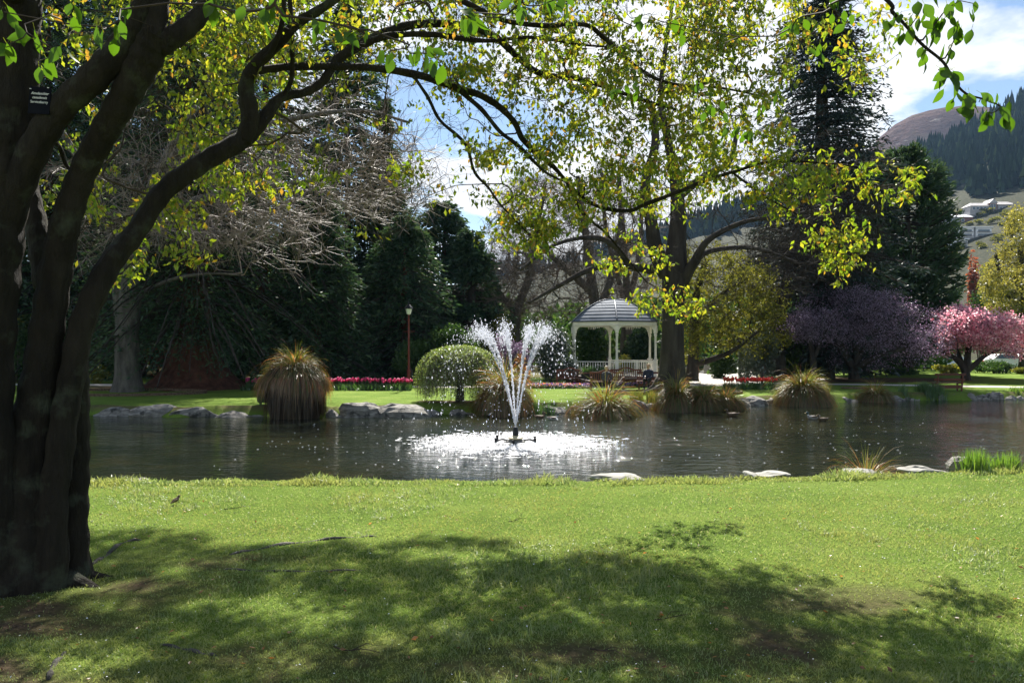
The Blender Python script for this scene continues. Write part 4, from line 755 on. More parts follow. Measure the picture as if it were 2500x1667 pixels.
for j in range(NJ):
    a = j * 2 * math.pi / NJ + .35; vz = rng.uniform(6.9, 7.5); vh = 1.5 * rng.uniform(.9, 1.12); vx, vy = vh * math.cos(a) - .16, vh * math.sin(a)
    T = np.linspace(0, .46, 60); ps = np.stack([vx * T, vy * T, z0 + vz * T - .5 * GR * T * T], 1); mb = MB()
    rr = .007 + .003 * T / .46 + .004 * rng.random(60); ps += rng.normal(0, 1, ps.shape) * (.004 + .02 * (T / .46) ** 2)[:, None]; mb.tube(ps, rr, 6); mb.build('water_jet', M['spray'], fn, local=True, smooth=True)
    m = 1150; tt = np.concatenate([rng.uniform(.32, .8, int(m * .68)), rng.uniform(.3, 1.52, int(m * .32))]); m = len(tt); sp_ = (.015 + .26 * np.clip((tt - .38) / .8, 0, 1.5) ** 1.2)
    vv = rng.normal(0, 1, (m, 3)) * [1, 1, 1.0]; pp = np.stack([vx * tt, vy * tt, z0 + vz * tt - .5 * GR * tt * tt], 1) + vv * sp_[:, None] * [.9, .9, 1.1]; pp[:, 0] -= .12 * np.maximum(tt - .6, 0); drops.append(pp)
    m = 420; tt = rng.uniform(.02, .4, m); drops.append(np.stack([vx * tt, vy * tt, z0 + vz * tt - .5 * GR * tt * tt], 1) + rng.normal(0, .013, (m, 3)))
pp = np.concatenate(drops); pp = pp[pp[:, 2] > 0]
def octa(P_, r_, stretch=2.2):
    n = len(P_); o6 = np.array([[1, 0, 0], [-1, 0, 0], [0, 1, 0], [0, -1, 0], [0, 0, stretch], [0, 0, -stretch]], float)
    V = (P_[:, None] + o6[None] * r_[:, None, None]).reshape(-1, 3); fb = np.array([[0, 2, 4], [2, 1, 4], [1, 3, 4], [3, 0, 4], [2, 0, 5], [1, 2, 5], [3, 1, 5], [0, 3, 5]])
    return V, (np.arange(n)[:, None, None] * 6 + fb[None]).reshape(-1, 3)
V, f = octa(pp, rng.gamma(2.0, .0029, len(pp)).clip(.002, .021)); mobj('spray', V, [f], M['spray'], fn, local=True, kind='stuff')
# churned white water where the drops land, white flecks also standing for sun glitter
m = 26000; a = rng.random(m) * 6.283; q = np.sqrt(rng.random(m)) ** 1.1; rr = 3.05 * q * (1 + .07 * np.sin(3 * a + 1) + .05 * np.sin(7 * a)); keepm = rng.random(m) < np.clip((1.05 - rr / 3.0) * 1.6, 0.02, 1) * np.clip(rr / .5 - .6, 0, 1)
rr, a = rr[keepm], a[keepm]; pp = np.stack([rr * np.cos(a) - .1, rr * np.sin(a), rng.uniform(-.004, .018, len(rr))], 1)
sz_ = rng.gamma(3, .009, len(rr)).clip(.008, .05); V, f = rhomb_geo(pp, unit(rdir(len(pp)) + A(0, 0, .5)), rdir(len(pp)), sz_, sz_ * .7); mobj('splash', V, [f], M['spray'], fn, local=True, kind='stuff')
m = 5200; x_ = rng.normal(0, 3.6, m) - .4; y_ = rng.normal(0, 1.5, m) - 1.0
# foam sheet, its white also painting sun glitter, broken up towards its rim
nr, na = 70, 230; ra = np.linspace(.05, 3.4, nr)[:, None]; aa = (np.arange(na) * 2 * math.pi / na)[None]; rf = ra * (1 + .07 * np.sin(3 * aa + 1) + .05 * np.sin(7 * aa)); X_, Y_ = rf * np.cos(aa) - .1, rf * np.sin(aa)
V = np.stack([X_, Y_, .006 + .022 * vnoise(X_, Y_, 9, 3)], -1).reshape(-1, 3); i = np.arange(nr - 1)[:, None] * na; j = np.arange(na)[None]; j2 = (j + 1) % na; q = np.stack([i + j, i + j2, i + na + j2, i + na + j], -1).reshape(-1, 4)
c_ = V[q].mean(1); rc = np.hypot(c_[:, 0] + .1, c_[:, 1]); thr = np.interp(rc, [0, .25, .5, 1.6, 2.5, 3.3], [.9, .62, .49, .52, .62, .75]); keepq = vnoise(c_[:, 0] * 1.2 + 9, c_[:, 1] * 2.4, 3.2, 3) > thr
mobj('glitter_foam', V, [q[keepq]], M['glitter_foam'], fn, smooth=True, local=True, kind='stuff')
# short lived bubbles drifting round it
m = 420; x_ = rng.uniform(-7, 15, m); y_ = rng.uniform(-5, 8, m); kk = np.hypot(x_, y_) > 3.1
xx, yy_ = x_[kk] + FX, y_[kk] + FY; ok = (yy_ > 17.5) & (yy_ < yF(xx) - .9); V, f = octa(np.stack([xx[ok], yy_[ok], np.full(ok.sum(), WZ + .001)], 1), rng.uniform(.005, .016, ok.sum()), .12)
V = V.copy(); c_ = V.reshape(-1, 6, 3).mean(1, keepdims=True); V = ((V.reshape(-1, 6, 3) - c_) * [2.2, 1, 1] + c_).reshape(-1, 3); mobj('bubbles', V, [f], M['spray'], kind='stuff')['label'] = 'white bubbles and petals drifting on the dark water'

# ---------------------------------------------------------------- birds
def bird_geo(mb, pts, rad, squash=1.0, k=10):
    V, q, t_ = tube_geo(pts, rad, k, True); return V, q, t_
def duck(label, px, py, face, sc, drake, seedv):
    d = (EYE - WZ) * F / (py - HOR); sc = sc * .8; rt = thing('duck', label, 'duck', (xat(px, d), d, WZ), face, 'ducks swimming on the pond')
    # one body from tail to bill along a bent spine
    sp_ = smooth_path([(-.30, 0, .15, .012, .02), (-.24, 0, .115, .05, .035), (-.13, 0, .075, .098, .078), (0, 0, .065, .115, .092), (.12, 0, .075, .10, .085), (.19, 0, .12, .062, .06), (.205, 0, .18, .036, .036), (.212, 0, .235, .036, .038), (.235, 0, .268, .046, .044), (.275, 0, .265, .036, .034), (.30, 0, .255, .016, .014)], 4)
    P_ = sp_[:, :3]; T = unit(np.gradient(P_, axis=0)); U = np.repeat(A(0, 1, 0)[None], len(P_), 0); Wv = np.cross(T, U); k = 12; th = np.arange(k) * 2 * math.pi / k
    V = (P_[:, None] + sp_[:, 3][:, None, None] * np.cos(th)[None, :, None] * U[:, None] + sp_[:, 4][:, None, None] * np.sin(th)[None, :, None] * Wv[:, None]).reshape(-1, 3) * sc
    n = len(P_); i = np.arange(n - 1)[:, None] * k; j = np.arange(k)[None]; j2 = (j + 1) % k; q = np.stack([i + j, i + j2, i + k + j2, i + k + j], -1).reshape(-1, 4)
    xs_ = np.repeat(np.arange(n - 1), k); mi = np.where(xs_ > 24, 1, np.where((xs_ > 22), 2, 0)) if drake else 0 * xs_
    mobj('body', V, [q], [M['duck_grey'] if drake else M['duck_brown'], M['duck_green'], M['roof_white']], rt, True, mi, True)
    MB().tube(np.array([(.29, 0, .256), (.33, 0, .248), (.355, 0, .245)]) * sc, np.array([.016, .014, .006]) * sc, 8).build('bill', M['bill'], rt, local=True)
    for s in (-1, 1): MB().tube(np.array([(.09, s * .085, .10), (0, s * .108, .105), (-.12, s * .085, .12), (-.24, s * .03, .135)]) * sc, np.array([.02, .045, .038, .008]) * sc, 8).build('wing', M['duck_brown'], rt, local=True, smooth=True)
    return rt
duck('grey drake swimming right, right one of the pair behind the fountain', 1350, 1025, 0.1, 1.0, True, 1)
duck('brown duck swimming right, left one of the pair behind the fountain', 1318, 1021, .15, .95, False, 2)
duck('drake with dark head and white flanks swimming left before the orange tussock', 1985, 1023, 3.1, 1.1, True, 3)
duck('small brown duck following the drake before the orange tussock', 2009, 1027, 3.3, .95, False, 4)
duck('dark brown duck swimming left below the row of tussocks', 1788, 1016, 3.15, 1.15, False, 5)
duck('brown duck near the bank under the leftmost tussock of the row', 1662, 1004, 3.0, 1.0, False, 6)
x, y = gp(430, 1230); th_ = thing('thrush', 'small brown thrush standing on the near lawn left of centre', 'bird', (x, y, float(gz(x, y))), .9)
sp_ = smooth_path([(-.11, 0, .05, .008), (-.06, 0, .065, .016), (-.02, 0, .085, .032), (.02, 0, .11, .034), (.045, 0, .14, .022), (.055, 0, .16, .02), (.072, 0, .165, .012), (.085, 0, .162, .003)], 4)
mb = MB().tube(sp_[:, :3] * .8, sp_[:, 3] * .8, 10); mb.build('body', M['duck_brown'], th_, local=True, smooth=True)
th_.scale = (.72, .72, .72); MB().tube([(.066, 0, .13), (.08, 0, .128)], [.005, .001], 6).build('bill', M['bill'], th_, local=True)
for s in (-1, 1): MB().tube([(0, s * .012, .065), (.005, s * .012, .03), (.0, s * .012, .002), (.02, s * .014, .001)], [.003, .002, .002, .002], 5).build('leg', M['bill'], th_, local=True)
for s in (-1, 1): MB().tube([(.03, s * .022, .1), (-.02, s * .027, .075), (-.075, s * .012, .048)], [.008, .014, .003], 7).build('wing', M['duck_brown'], th_, local=True, smooth=True)
# ---------------------------------------------------------------- bandstand
GD = 51.0; gx = xat(1497, GD); gz0 = float(gz(gx, GD)); GF = EYE - (917 - HOR) / F * GD          # floor level
gb = thing('bandstand', 'white hexagonal bandstand with a ribbed grey dome and a balustrade', 'gazebo', (gx, GD, gz0), R_(-2.5)); f0 = GF - gz0
RA = 2.78; EAVE = EYE - (797 - HOR) / F * GD - gz0; FT = EYE - (787 - HOR) / F * GD - gz0; APEX = EYE - (731 - HOR) / F * GD - gz0
hexp = [A(RA * math.sin(a), -RA * math.cos(a), 0) for a in [R_(60 * i) for i in range(6)]]
mb = MB().lathe([(RA * 1.12, -.1), (RA * 1.12, f0 - .09)], k=6); V0 = mb.V[0]; 
def hexring(r, z): return [A(r * math.sin(R_(60 * i)), -r * math.cos(R_(60 * i)), z) for i in range(6)]
def hexslab(r0, z0_, r1, z1, closed=True):
    V = np.array(hexring(r0, z0_) + hexring(r1, z1)); q = [[i, (i + 1) % 6, 6 + (i + 1) % 6, 6 + i] for i in range(6)]; m = MB().add(V, q)
    m.V[0] = np.vstack([m.V[0], [[0, 0, z1]]]); m.n += 1; m.F.append(np.array([[6 + i, 6 + (i + 1) % 6, 12] for i in range(6)])); return m
hexslab(RA * 1.10, -.1, RA * 1.10, f0 - .08).build('plinth', M['mortar'], gb, local=True)
hexslab(RA * 1.14, f0 - .078, RA * 1.14, f0).build('floor', M['white'], gb, local=True)
brk = None                                       # brick courses of the plinth's front faces
for side in (5, 0, 1, 4):
    a, b_ = A(*hexring(RA * 1.10, 0)[side]), A(*hexring(RA * 1.10, 0)[(side + 1) % 6]); Ls_ = np.linalg.norm(b_ - a); d = (b_ - a) / Ls_; nrm = A(d[1], -d[0], 0)
    if side == 4: nb_, rowsb = 8, 3
    else: nb_, rowsb = 10, 4
    for r2 in range(rowsb):
        hh = (f0 - .09) / rowsb
        for c in range(nb_):
            wL = Ls_ / nb_; c0 = a + d * wL * (c + .5 + (.25 if r2 % 2 else -.25) * (0 < c < nb_ - 1)) + nrm * .012 + A(0, 0, hh * (r2 + .5))
            if brk is None: mb = MB().box((0, 0, 0), (wL - .02, .05, hh - .015)); brk = mb.build('brick', M['brick'], gb, local=True); o = brk
            else: o = brk.copy(); COL.objects.link(o); o.parent = gb
            o.location = tuple(c0); o.rotation_euler = (0, 0, math.atan2(d[1], d[0]))
for i, p in enumerate(hexp):
    mb = MB().box(p + A(0, 0, f0 + .48), (.2, .2, .96), rz=R_(60 * i)); mb.box(p + A(0, 0, f0 + 1.0), (.24, .24, .06), rz=R_(60 * i)); mb.lathe([(.07, f0 + 1.03), (.095, f0 + 1.08), (.07, f0 + 1.13), (.066, EAVE - .62), (.09, EAVE - .58), (.10, EAVE - .52), (.075, EAVE - .48), (.075, EAVE - .42)], p, 12)
    mb.box(p + A(0, 0, EAVE - .21), (.19, .19, .42), rz=R_(60 * i)); mb.build('post', M['white'], gb, local=True)
    q = hexp[(i + 1) % 6]; d = (q - p); Ln = np.linalg.norm(d); d = d / Ln; nrm = A(d[1], -d[0], 0); mid = (p + q) / 2; rz = math.atan2(d[1], d[0])
    MB().box(mid + A(0, 0, (EAVE + FT) / 2 + .01) + nrm * .02, (Ln + .1, .14, FT - EAVE), rz=rz).build('fascia', M['white'], gb, local=True)
    for s, c0 in ((1, p), (-1, q)):               # curved corner bracket
        arc = [c0 + d * s * (.09 + .40 * (1 - math.cos(t))) + A(0, 0, EAVE - .46 * (1 - math.sin(t)) - .02) for t in np.linspace(0, math.pi / 2, 8)]
        V = []; 
        for aa in arc: V += [aa + nrm * .03, aa - nrm * .03, A(aa[0], aa[1], EAVE) + nrm * .03, A(aa[0], aa[1], EAVE) - nrm * .03]
        Fq = []; 
        for k_ in range(7):
            b0 = 4 * k_; Fq += [[b0, b0 + 4, b0 + 6, b0 + 2], [b0 + 1, b0 + 3, b0 + 7, b0 + 5], [b0, b0 + 1, b0 + 5, b0 + 4]]
        MB().add(np.array(V), Fq).build('bracket', M['white'], gb, local=True)
    pm = MB()
    for t in (-.24, -.12, 0, .12, .24): pm.lathe([(.0, EAVE - .17), (.022, EAVE - .13), (.014, EAVE - .08), (.03, EAVE)], mid + d * t, 6)
    pm.build('pendant', M['white'], gb, local=True)
    if i != 3:                                    # one side open for the steps
        rl = MB().box(mid + A(0, 0, f0 + .9), (Ln - .2, .08, .06), rz=rz).build('handrail', M['white'], gb, local=True)
        MB().box(mid + A(0, 0, f0 + .1), (Ln - .2, .06, .06), rz=rz).build('bottom_rail', M['white'], gb, local=True)
        if i == 0 : MB().box(mid + A(0, 0, f0 + .5), (.13, .13, 1.0), rz=rz).build('newel', M['white'], gb, local=True)
        b0 = None
        for t in np.linspace(-Ln / 2 + .22, Ln / 2 - .22, 15):
            if b0 is None: b0 = MB().lathe([(.016, 0), (.026, .2), (.015, .36), (.026, .5), (.016, .74)], (0, 0, 0), 6).build('baluster', M['white'], gb, local=True); o = b0
            else: o = b0.copy(); COL.objects.link(o); o.parent = gb
            o.location = tuple(mid + d * t + A(0, 0, f0 + .13))
NR = 8; RD = RA * 1.04
def dome(u): h = 1 - (1 - u) ** 1.25; return RD * max(1 - h, 0) ** .52, FT + (APEX - FT) * h
for i in range(6):
    a0, a1 = R_(60 * i), R_(60 * (i + 1))
    for r2 in range(NR):
        (ra, za_), (rb, zb) = dome(r2 / NR), dome((r2 + 1) / NR); lap = .03
        V = np.array([[ra * math.sin(a0), -ra * math.cos(a0), za_ + lap], [ra * math.sin(a1), -ra * math.cos(a1), za_ + lap], [rb * math.sin(a1), -rb * math.cos(a1), zb], [rb * math.sin(a0), -rb * math.cos(a0), zb]]); V2 = V - [0, 0, .05]; V2[:, :2] *= .995
        V2[2:, 2] += 0; MB().add(np.vstack([V, V2]), [[0, 1, 2, 3], [7, 6, 5, 4], [0, 4, 5, 1], [1, 5, 6, 2], [3, 2, 6, 7], [0, 3, 7, 4]]).build('roof_panel', M['lead'], gb, local=True)
    MB().tube([A(dome(u)[0] * 1.005 * math.sin(a0), -dome(u)[0] * 1.005 * math.cos(a0), dome(u)[1] + .03) for u in np.linspace(0, 1, 14)], .045, 6).build('roof_rib', M['lead_dark'], gb, local=True, smooth=True)
    MB().tube([A(RD * 1.01 * math.sin(a0), -RD * 1.01 * math.cos(a0), FT + .02), A(RD * 1.01 * math.sin(a1), -RD * 1.01 * math.cos(a1), FT + .02)], .05, 6).build('gutter', M['lead_dark'], gb, local=True)
MB().lathe([(.14, APEX - .01), (.1, APEX + .05), (.04, APEX + .08), (.05, APEX + .13), (0, APEX + .17)], k=10).build('finial', M['lead_dark'], gb, local=True)

# ---------------------------------------------------------------- benches
def bench(label, x, y, rz, L_, style, grp='benches around the bandstand lawn', z=None):
    z = float(gz(x, y)) if z is None else z; rt = thing('garden_bench', label, 'bench', (x, y, z), rz, grp)
    if style == 'slat':
        for zz_, yy2, h in ((.86, .22, .10), (.60, .16, .10)): MB().box((0, yy2, zz_), (L_, .035, h), rx=R_(-12)).build('back_slat', M['wood_red'], rt, local=True)
        for yy2 in (-.24, -.09, .06): MB().box((0, yy2, .43), (L_, .12, .035)).build('seat_slat', M['wood_red'], rt, local=True)
        MB().box((0, -.02, .22), (L_ * .86, .05, .16)).build('rail', M['wood_red'], rt, local=True)
        for s in (-1, 1):
            MB().box((s * L_ * .4, -.22, .2), (.06, .06, .42)).build('leg', M['wood_red'], rt, local=True); MB().box((s * L_ * .4, .18, .45), (.06, .06, .92), rx=R_(-8)).build('leg', M['wood_red'], rt, local=True)
            MB().box((s * L_ * .4, -.02, .395), (.05, .46, .04)).build('bearer', M['wood_red'], rt, local=True)
    else:
        arch = [(t, .92 + .12 * math.cos(t / L_ * math.pi) ** 2 + .03 * math.cos(t / L_ * math.pi * 4)) for t in np.linspace(-L_ / 2, L_ / 2, 17)]
        mb = MB(); V = []; Fq = []
        for a, h in arch: V += [[a, .2, h], [a, .25, h], [a, .25, h - .09], [a, .2, h - .09]]
        for k_ in range(16):
            for m_ in range(4): Fq.append([4 * k_ + m_, 4 * k_ + (m_ + 1) % 4, 4 * k_ + 4 + (m_ + 1) % 4, 4 * k_ + 4 + m_])
        mb.add(V, Fq); mb.build('top_rail', M['wood_red'], rt, local=True)
        MB().box((0, .22, .5), (L_, .04, .07)).build('lower_rail', M['wood_red'], rt, local=True); b0 = None
        for t in np.linspace(-L_ / 2 + .1, L_ / 2 - .1, 15):
            if b0 is None: b0 = MB().box((0, .225, .69), (.045, .02, .36)).build('back_slat', M['wood_red'], rt, local=True); o = b0
            else: o = b0.copy(); COL.objects.link(o); o.parent = rt
            o.location = (t, 0, 0)
        for yy2 in (-.28, -.16, -.04, .08): MB().box((0, yy2, .43), (L_, .09, .03)).build('seat_slat', M['wood_red'], rt, local=True)
        for s in (-1, 1):
            MB().box((s * L_ / 2, -.28, .32), (.07, .07, .64)).build('leg', M['wood_red'], rt, local=True); MB().box((s * L_ / 2, .22, .47), (.07, .07, .94)).build('leg', M['wood_red'], rt, local=True)
            MB().box((s * L_ / 2, -.03, .65), (.08, .56, .04)).build('armrest', M['wood_red'], rt, local=True)
            MB().box((s * L_ / 2, -.03, .38), (.05, .46, .08)).build('side_rail', M['wood_red'], rt, local=True)
    return rt
bench('red-brown slatted bench standing alone by the water at the right', xat(2314, 42.3), 42.3, R_(186), 1.66, 'slat')
bench('arched-back wooden bench at the foot of the bandstand, right one with a bare seat', xat(1530, 47.6), 47.6, R_(2), 1.75, 'arch')
bench('arched-back wooden bench left of the bandstand steps, behind the fountain spray', xat(1392, 47.4), 47.4, R_(-6), 1.5, 'arch')
bench('wooden bench with the white-haired person sitting on it', xat(1482, 43.7), 43.7, 0, 1.7, 'arch')
bench('low bench under the elm with the blond person on it', xat(1584, 44.5), 44.5, R_(-12), 1.3, 'slat')
# low brick wall and raised planter in front of the bandstand
pw = thing('planter', 'dark square planter full of leaves before the bandstand balustrade', 'planter', (xat(1452, 46.6), 46.6, float(gz(xat(1452, 46.6), 46.6))))
MB().box((0, 0, .38), (1.5, .5, .76)).build('box', M['dark_metal'], pw, local=True); MB().box((0, 0, .775), (1.6, .56, .05)).build('rim', M['wood_red'], pw, local=True)
g = rng; m = 420; V, f = strip_geo(np.stack([g.uniform(-.7, .7, m), g.uniform(-.2, .2, m), np.full(m, .78)], 1), unit(g.normal(0, .3, (m, 3)) + A(0, 0, 1)), g.uniform(.2, .9, m), g.uniform(.22, .5, m), np.full(m, .03), 3); mobj('leaves', V, [f], M['tulip_leaf'], pw, local=True, kind='stuff')
V, f = octa(np.stack([g.uniform(-.7, .7, 16), g.uniform(-.2, .2, 16), g.uniform(1.15, 1.3, 16)], 1), np.full(16, .035), .7); mobj('blossom', V, [f], M['roof_white'], pw, local=True)

# ---------------------------------------------------------------- people
def capsules(mb, segs):
    for a, b_, ra, rb in segs:
        a, b_ = A(*a), A(*b_); mb.tube([a - unit(b_ - a) * ra * .5, a, a * .5 + b_ * .5, b_, b_ + unit(b_ - a) * rb * .5], [ra * .6, ra, (ra + rb) / 2 * 1.02, rb, rb * .6], 10)
def remesh(o, v):
    md = o.modifiers.new('skin', 'REMESH'); md.mode = 'VOXEL'; md.voxel_size = v; md.use_smooth_shade = True
def person(label, x, y, rz, hair, top, seat=.47, arm=(.25, .1), zoff=0.):
    rt = thing('person', label, 'person', (x, y, float(gz(x, y)) + zoff), rz)           # faces -Y locally
    s = seat; hip = s + .10; sh = hip + .46; nk = sh + .08; hd = nk + .14
    mb = MB(); seg = [((0, .02, hip), (0, .04, sh - .1), .135, .145), ((0, .04, sh - .12), (0, .03, sh - .02), .15, .13), ((0, .02, sh), (0, .0, nk + .04), .06, .052), ((0, -.01, nk + .10), (0, -.02, hd + .06), .082, .088), ((0, -.05, hd - .045), (0, -.02, hd + .02), .058, .08)]
    arms = []
    for q in (-1, 1):
        arms += [((q * .15, .03, sh - .04), (q * .215, .03, sh - .09), .058, .056), ((q * .215, .03, sh - .09), (q * .25, -.06, sh - .34), .052, .042), ((q * .25, -.06, sh - .34), (q * .12, -.27, sh - .42), .040, .03)]
    hands = []
    for q in (-1, 1):
        w = A(q * .12, -.27, sh - .42); dr = unit(A(-q * .35, -.9, -.1)); hands.append((tuple(w), tuple(w + dr * .09), .026, .034))
        for k_, l_ in enumerate((.055, .07, .075, .065)):
            s0 = w + dr * .095 + A(q * (k_ - 1.5) * .017, 0, 0); hands.append((tuple(s0), tuple(s0 + dr * l_ * .6 + A(0, 0, -.02)), .0095, .0085)); hands.append((tuple(s0 + dr * l_ * .6 + A(0, 0, -.02)), tuple(s0 + dr * l_ * .8 + A(0, 0, -.045)), .0085, .008))
        hands.append((tuple(w + dr * .03), tuple(w + dr * .07 + A(-q * .05, 0, .01)), .011, .009))
    legs = []
    for q in (-1, 1): legs += [((q * .09, .02, hip - .02), (q * .12, -.40, s + .07), .085, .062), ((q * .12, -.40, s + .07), (q * .12, -.38, .12), .058, .038)]
    feet = [((q * .12, -.36, .05), (q * .13, -.56, .035), .043, .036) for q in (-1, 1)]
    capsules(mb, seg + arms + hands + legs + feet); o = mb.build('body', M['skin'], rt, local=True, smooth=True); remesh(o, .011)
    mb = MB(); capsules(mb, [(a, b_, ra + .016, rb + .016) for a, b_, ra, rb in seg[:2] + [((-.17, .03, sh - .05), (.17, .03, sh - .05), .07, .07)] + arms]); o = mb.build('jacket', top, rt, local=True, smooth=True); remesh(o, .016)
    mb = MB(); capsules(mb, [(a, b_, ra + .014, rb + .016) for a, b_, ra, rb in legs] + [((-.06, .02, hip - .02), (.06, .02, hip - .02), .14, .14)]); o = mb.build('trousers', M['black_cloth'], rt, local=True, smooth=True); remesh(o, .016)
    for a, b_, ra, rb in feet: mb = MB(); capsules(mb, [(a, b_, ra + .01, rb + .012)]); mb.build('shoe', M['dark_metal'], rt, local=True, smooth=True)
    mb = MB(); capsules(mb, [((0, .02, hd + .05), (0, .03, hd + .06), .105, .105), ((0, .05, hd - .02), (0, .05, hd + .05), .085, .1), ((-.07, .0, hd + .03), (-.07, .02, hd + .06), .035, .05), ((.07, .0, hd + .03), (.07, .02, hd + .06), .035, .05)]); o = mb.build('hair', hair, rt, local=True, smooth=True); remesh(o, .012)
    for q in (-1, 1):
        MB().lathe([(0, -.008), (.009, 0), (0, .008)], (q * .032, -.108, hd + .015), 8).build('eye', M['black_cloth'], rt, local=True); MB().lathe([(0, -.028), (.014, -.015), (.018, .01), (0, .026)], (q * .092, -.005, hd), 8).build('ear', M['skin'], rt, local=True)
    MB().add([[-.014, -.095, hd - .02], [.014, -.095, hd - .02], [0, -.13, hd - .016], [0, -.098, hd + .025]], [[0, 1, 2], [0, 2, 3], [1, 3, 2]]).build('nose', M['skin'], rt, local=True)
    MB().box((0, -.103, hd - .05), (.042, .008, .010)).build('mouth', M['tulip_pink'] if False else M['brick'], rt, local=True)
    return rt
person('person with fluffy white hair in a dark top on a bench behind the round tussock', xat(1481, 43.5), 43.5, R_(20), M['hair_pale'], M['grey_cloth'], zoff=-.12)
person('blond person in a navy top and black trousers sitting beside the elm trunk', xat(1583, 44.3), 44.3, R_(-25), M['hair_blond'], M['navy'], zoff=-.02)

# ---------------------------------------------------------------- lamp post, bin
ld = 44.2; lp = thing('lamp_post', 'tall maroon lamp post with a lantern at the end of the pink tulips', 'lamp post', (xat(998, ld), ld, float(gz(xat(998, ld), ld))))
top_ = EYE - (735 - HOR) / F * ld - lp.location.z
MB().lathe([(.16, 0), (.16, .08), (.10, .14), (.09, .9), (.11, .95), (.06, 1.05), (.05, top_ - 1.05), (.07, top_ - 1.0), (.04, top_ - .95), (.04, top_ - .72)], k=12).build('post', M['maroon'], lp, local=True, smooth=False)
MB().box((0, 0, top_ - 1.62), (.62, .03, .03)).build('ladder_bar', M['maroon'], lp, local=True)
MB().lathe([(.05, top_ - .72), (.11, top_ - .68), (.17, top_ - .42), (.17, top_ - .41)], k=6).build('lantern', M['lamp_glass'], lp, local=True)
MB().lathe([(.24, top_ - .42), (.22, top_ - .36), (.10, top_ - .22), (.05, top_ - .18), (.06, top_ - .12), (0, top_ - .02)], k=12).build('lantern_cap', M['dark_metal'], lp, local=True)
MB().box((0, 0, top_ - .41), (1.1, .03, .03)).build('cross_arm', M['dark_metal'], lp, local=True)
bd = 32.6; bx = xat(648, bd); bn = thing('litter_bin', 'dark green wooden litter bin half hidden by the tallest tussock', 'bin', (bx, bd, float(gz(bx, bd))), R_(10))
MB().box((0, 0, .56), (.5, .5, .92), taper=.93).build('box', M['bin'], bn, local=True); MB().box((0, 0, 1.12), (.58, .58, .07)).build('lid', M['bin'], bn, local=True)
for s in (-.2, 0, .2): MB().box((s, -.262, .56), (.16, .03, .86)).build('plank', M['bin'], bn, local=True)
for s in (-.2, 0, .2): MB().box((-.262, s, .56), (.03, .16, .86)).build('plank', M['bin'], bn, local=True)
for s in (-1, 1): MB().box((s * .18, 0, .05), (.06, .4, .12)).build('foot', M['bin'], bn, local=True)
# tree ring boards
def ring(label, px, py, rx, ry, h, a0=0, a1=6.283):
    d = 2.4 * F / (py - HOR); c = A(xat(px, d), d, 0); p = [c + A(rx * math.cos(a), ry * math.sin(a), 0) for a in np.linspace(a0, a1, 40)]; V = []; Fq = []
    for q in p:
        z = float(gz(q[0], q[1])); o_ = unit(q - c) * .04; V += [[*(q + o_)[:2], z - .05], [*(q + o_)[:2], z + h], [*(q - o_)[:2], z + h], [*(q - o_)[:2], z - .05]]
    for i in range(39):
        for m_ in range(4): Fq.append([4 * i + m_, 4 * i + (m_ + 1) % 4, 4 * i + 4 + (m_ + 1) % 4, 4 * i + 4 + m_])
    return tag(MB().add(V, Fq).build('edging', M['dirt']), label, 'edging', 'low boards edging the tree beds')
ring('low dark board curving round the bed of the grey-trunked tree', 300, 960, 4.0, 2.2, .13)
ring('low dark board around the foot of the elm', 1640, 960, 3.4, 1.6, .12)
ring('small dark ring of edging in the shaded grass left of the dark green tussock', 2092, 948, .8, .6, .06)

# ---------------------------------------------------------------- tulips and other beds
def tulip_mesh(mat_):
    mb = MB(); mb.tube([(0, 0, 0), (.01, 0, .2), (.0, 0, .42)], .006, 4); n1 = len(mb.F); V = []; Fq = []
    for k_ in range(3):
        a = k_ * 2.1; c, s = math.cos(a), math.sin(a); i0 = len(V); V += [[0, 0, .01], [c * .05 - s * .025, s * .05 + c * .025, .16], [c * .05 + s * .025, s * .05 - c * .025, .16], [c * .12, s * .12, .30]]; Fq += [[i0, i0 + 1, i0 + 3], [i0, i0 + 3, i0 + 2]]
    mb.add(V, Fq); nleaf = sum(len(f) for f in mb.F); mb.lathe([(.01, .40), (.036, .43), (.042, .47), (.034, .51), (.02, .515)], k=7); tot = sum(len(f) for f in mb.F)
    fs = mb.F; cnts = [len(f) for f in fs]; mi = np.concatenate([np.zeros(nleaf), np.ones(tot - nleaf)]); return mesh_data('tulip', np.concatenate(mb.V), fs, [M['tulip_leaf'], mat_], mi)
def bed(label, grp, mat_, px0, px1, d, rows_, n, seedv, lbl_leaf, dep=1.1, h=1.0):
    g = np.random.default_rng(seedv); me = tulip_mesh(mat_); x0, x1 = xat(px0, d), xat(px1, d)
    for k_ in range(n):
        x = g.uniform(x0, x1); y = d + dep * (.45 + .55 * g.random()); o = bpy.data.objects.new('tulip', me); COL.objects.link(o); o.location = (x, y, float(gz(x, y)) - .02 + g.uniform(-.04, .05)); o.rotation_euler = (g.normal(0, .08), g.normal(0, .08), g.random() * 6); sc = g.uniform(1.05, 1.3) * h; o.scale = (sc, sc, sc)
        tag(o, label, 'tulip', grp)
    m = int(90 * (x1 - x0) * dep); p = np.stack([g.uniform(x0, x1, m), d + g.random(m) * dep, np.zeros(m)], 1); p[:, 2] = gz(p[:, 0], p[:, 1]) - .02
    V, f = strip_geo(p, unit(g.normal(0, .28, (m, 3)) * [1, 1, 0] + A(0, 0, 1)), g.uniform(.1, .9, m), g.uniform(.22, .44, m) * h, np.full(m, .05), 3); o = mobj('bed_foliage', V, [f], M['tulip_leaf'], kind='stuff'); o['label'] = lbl_leaf
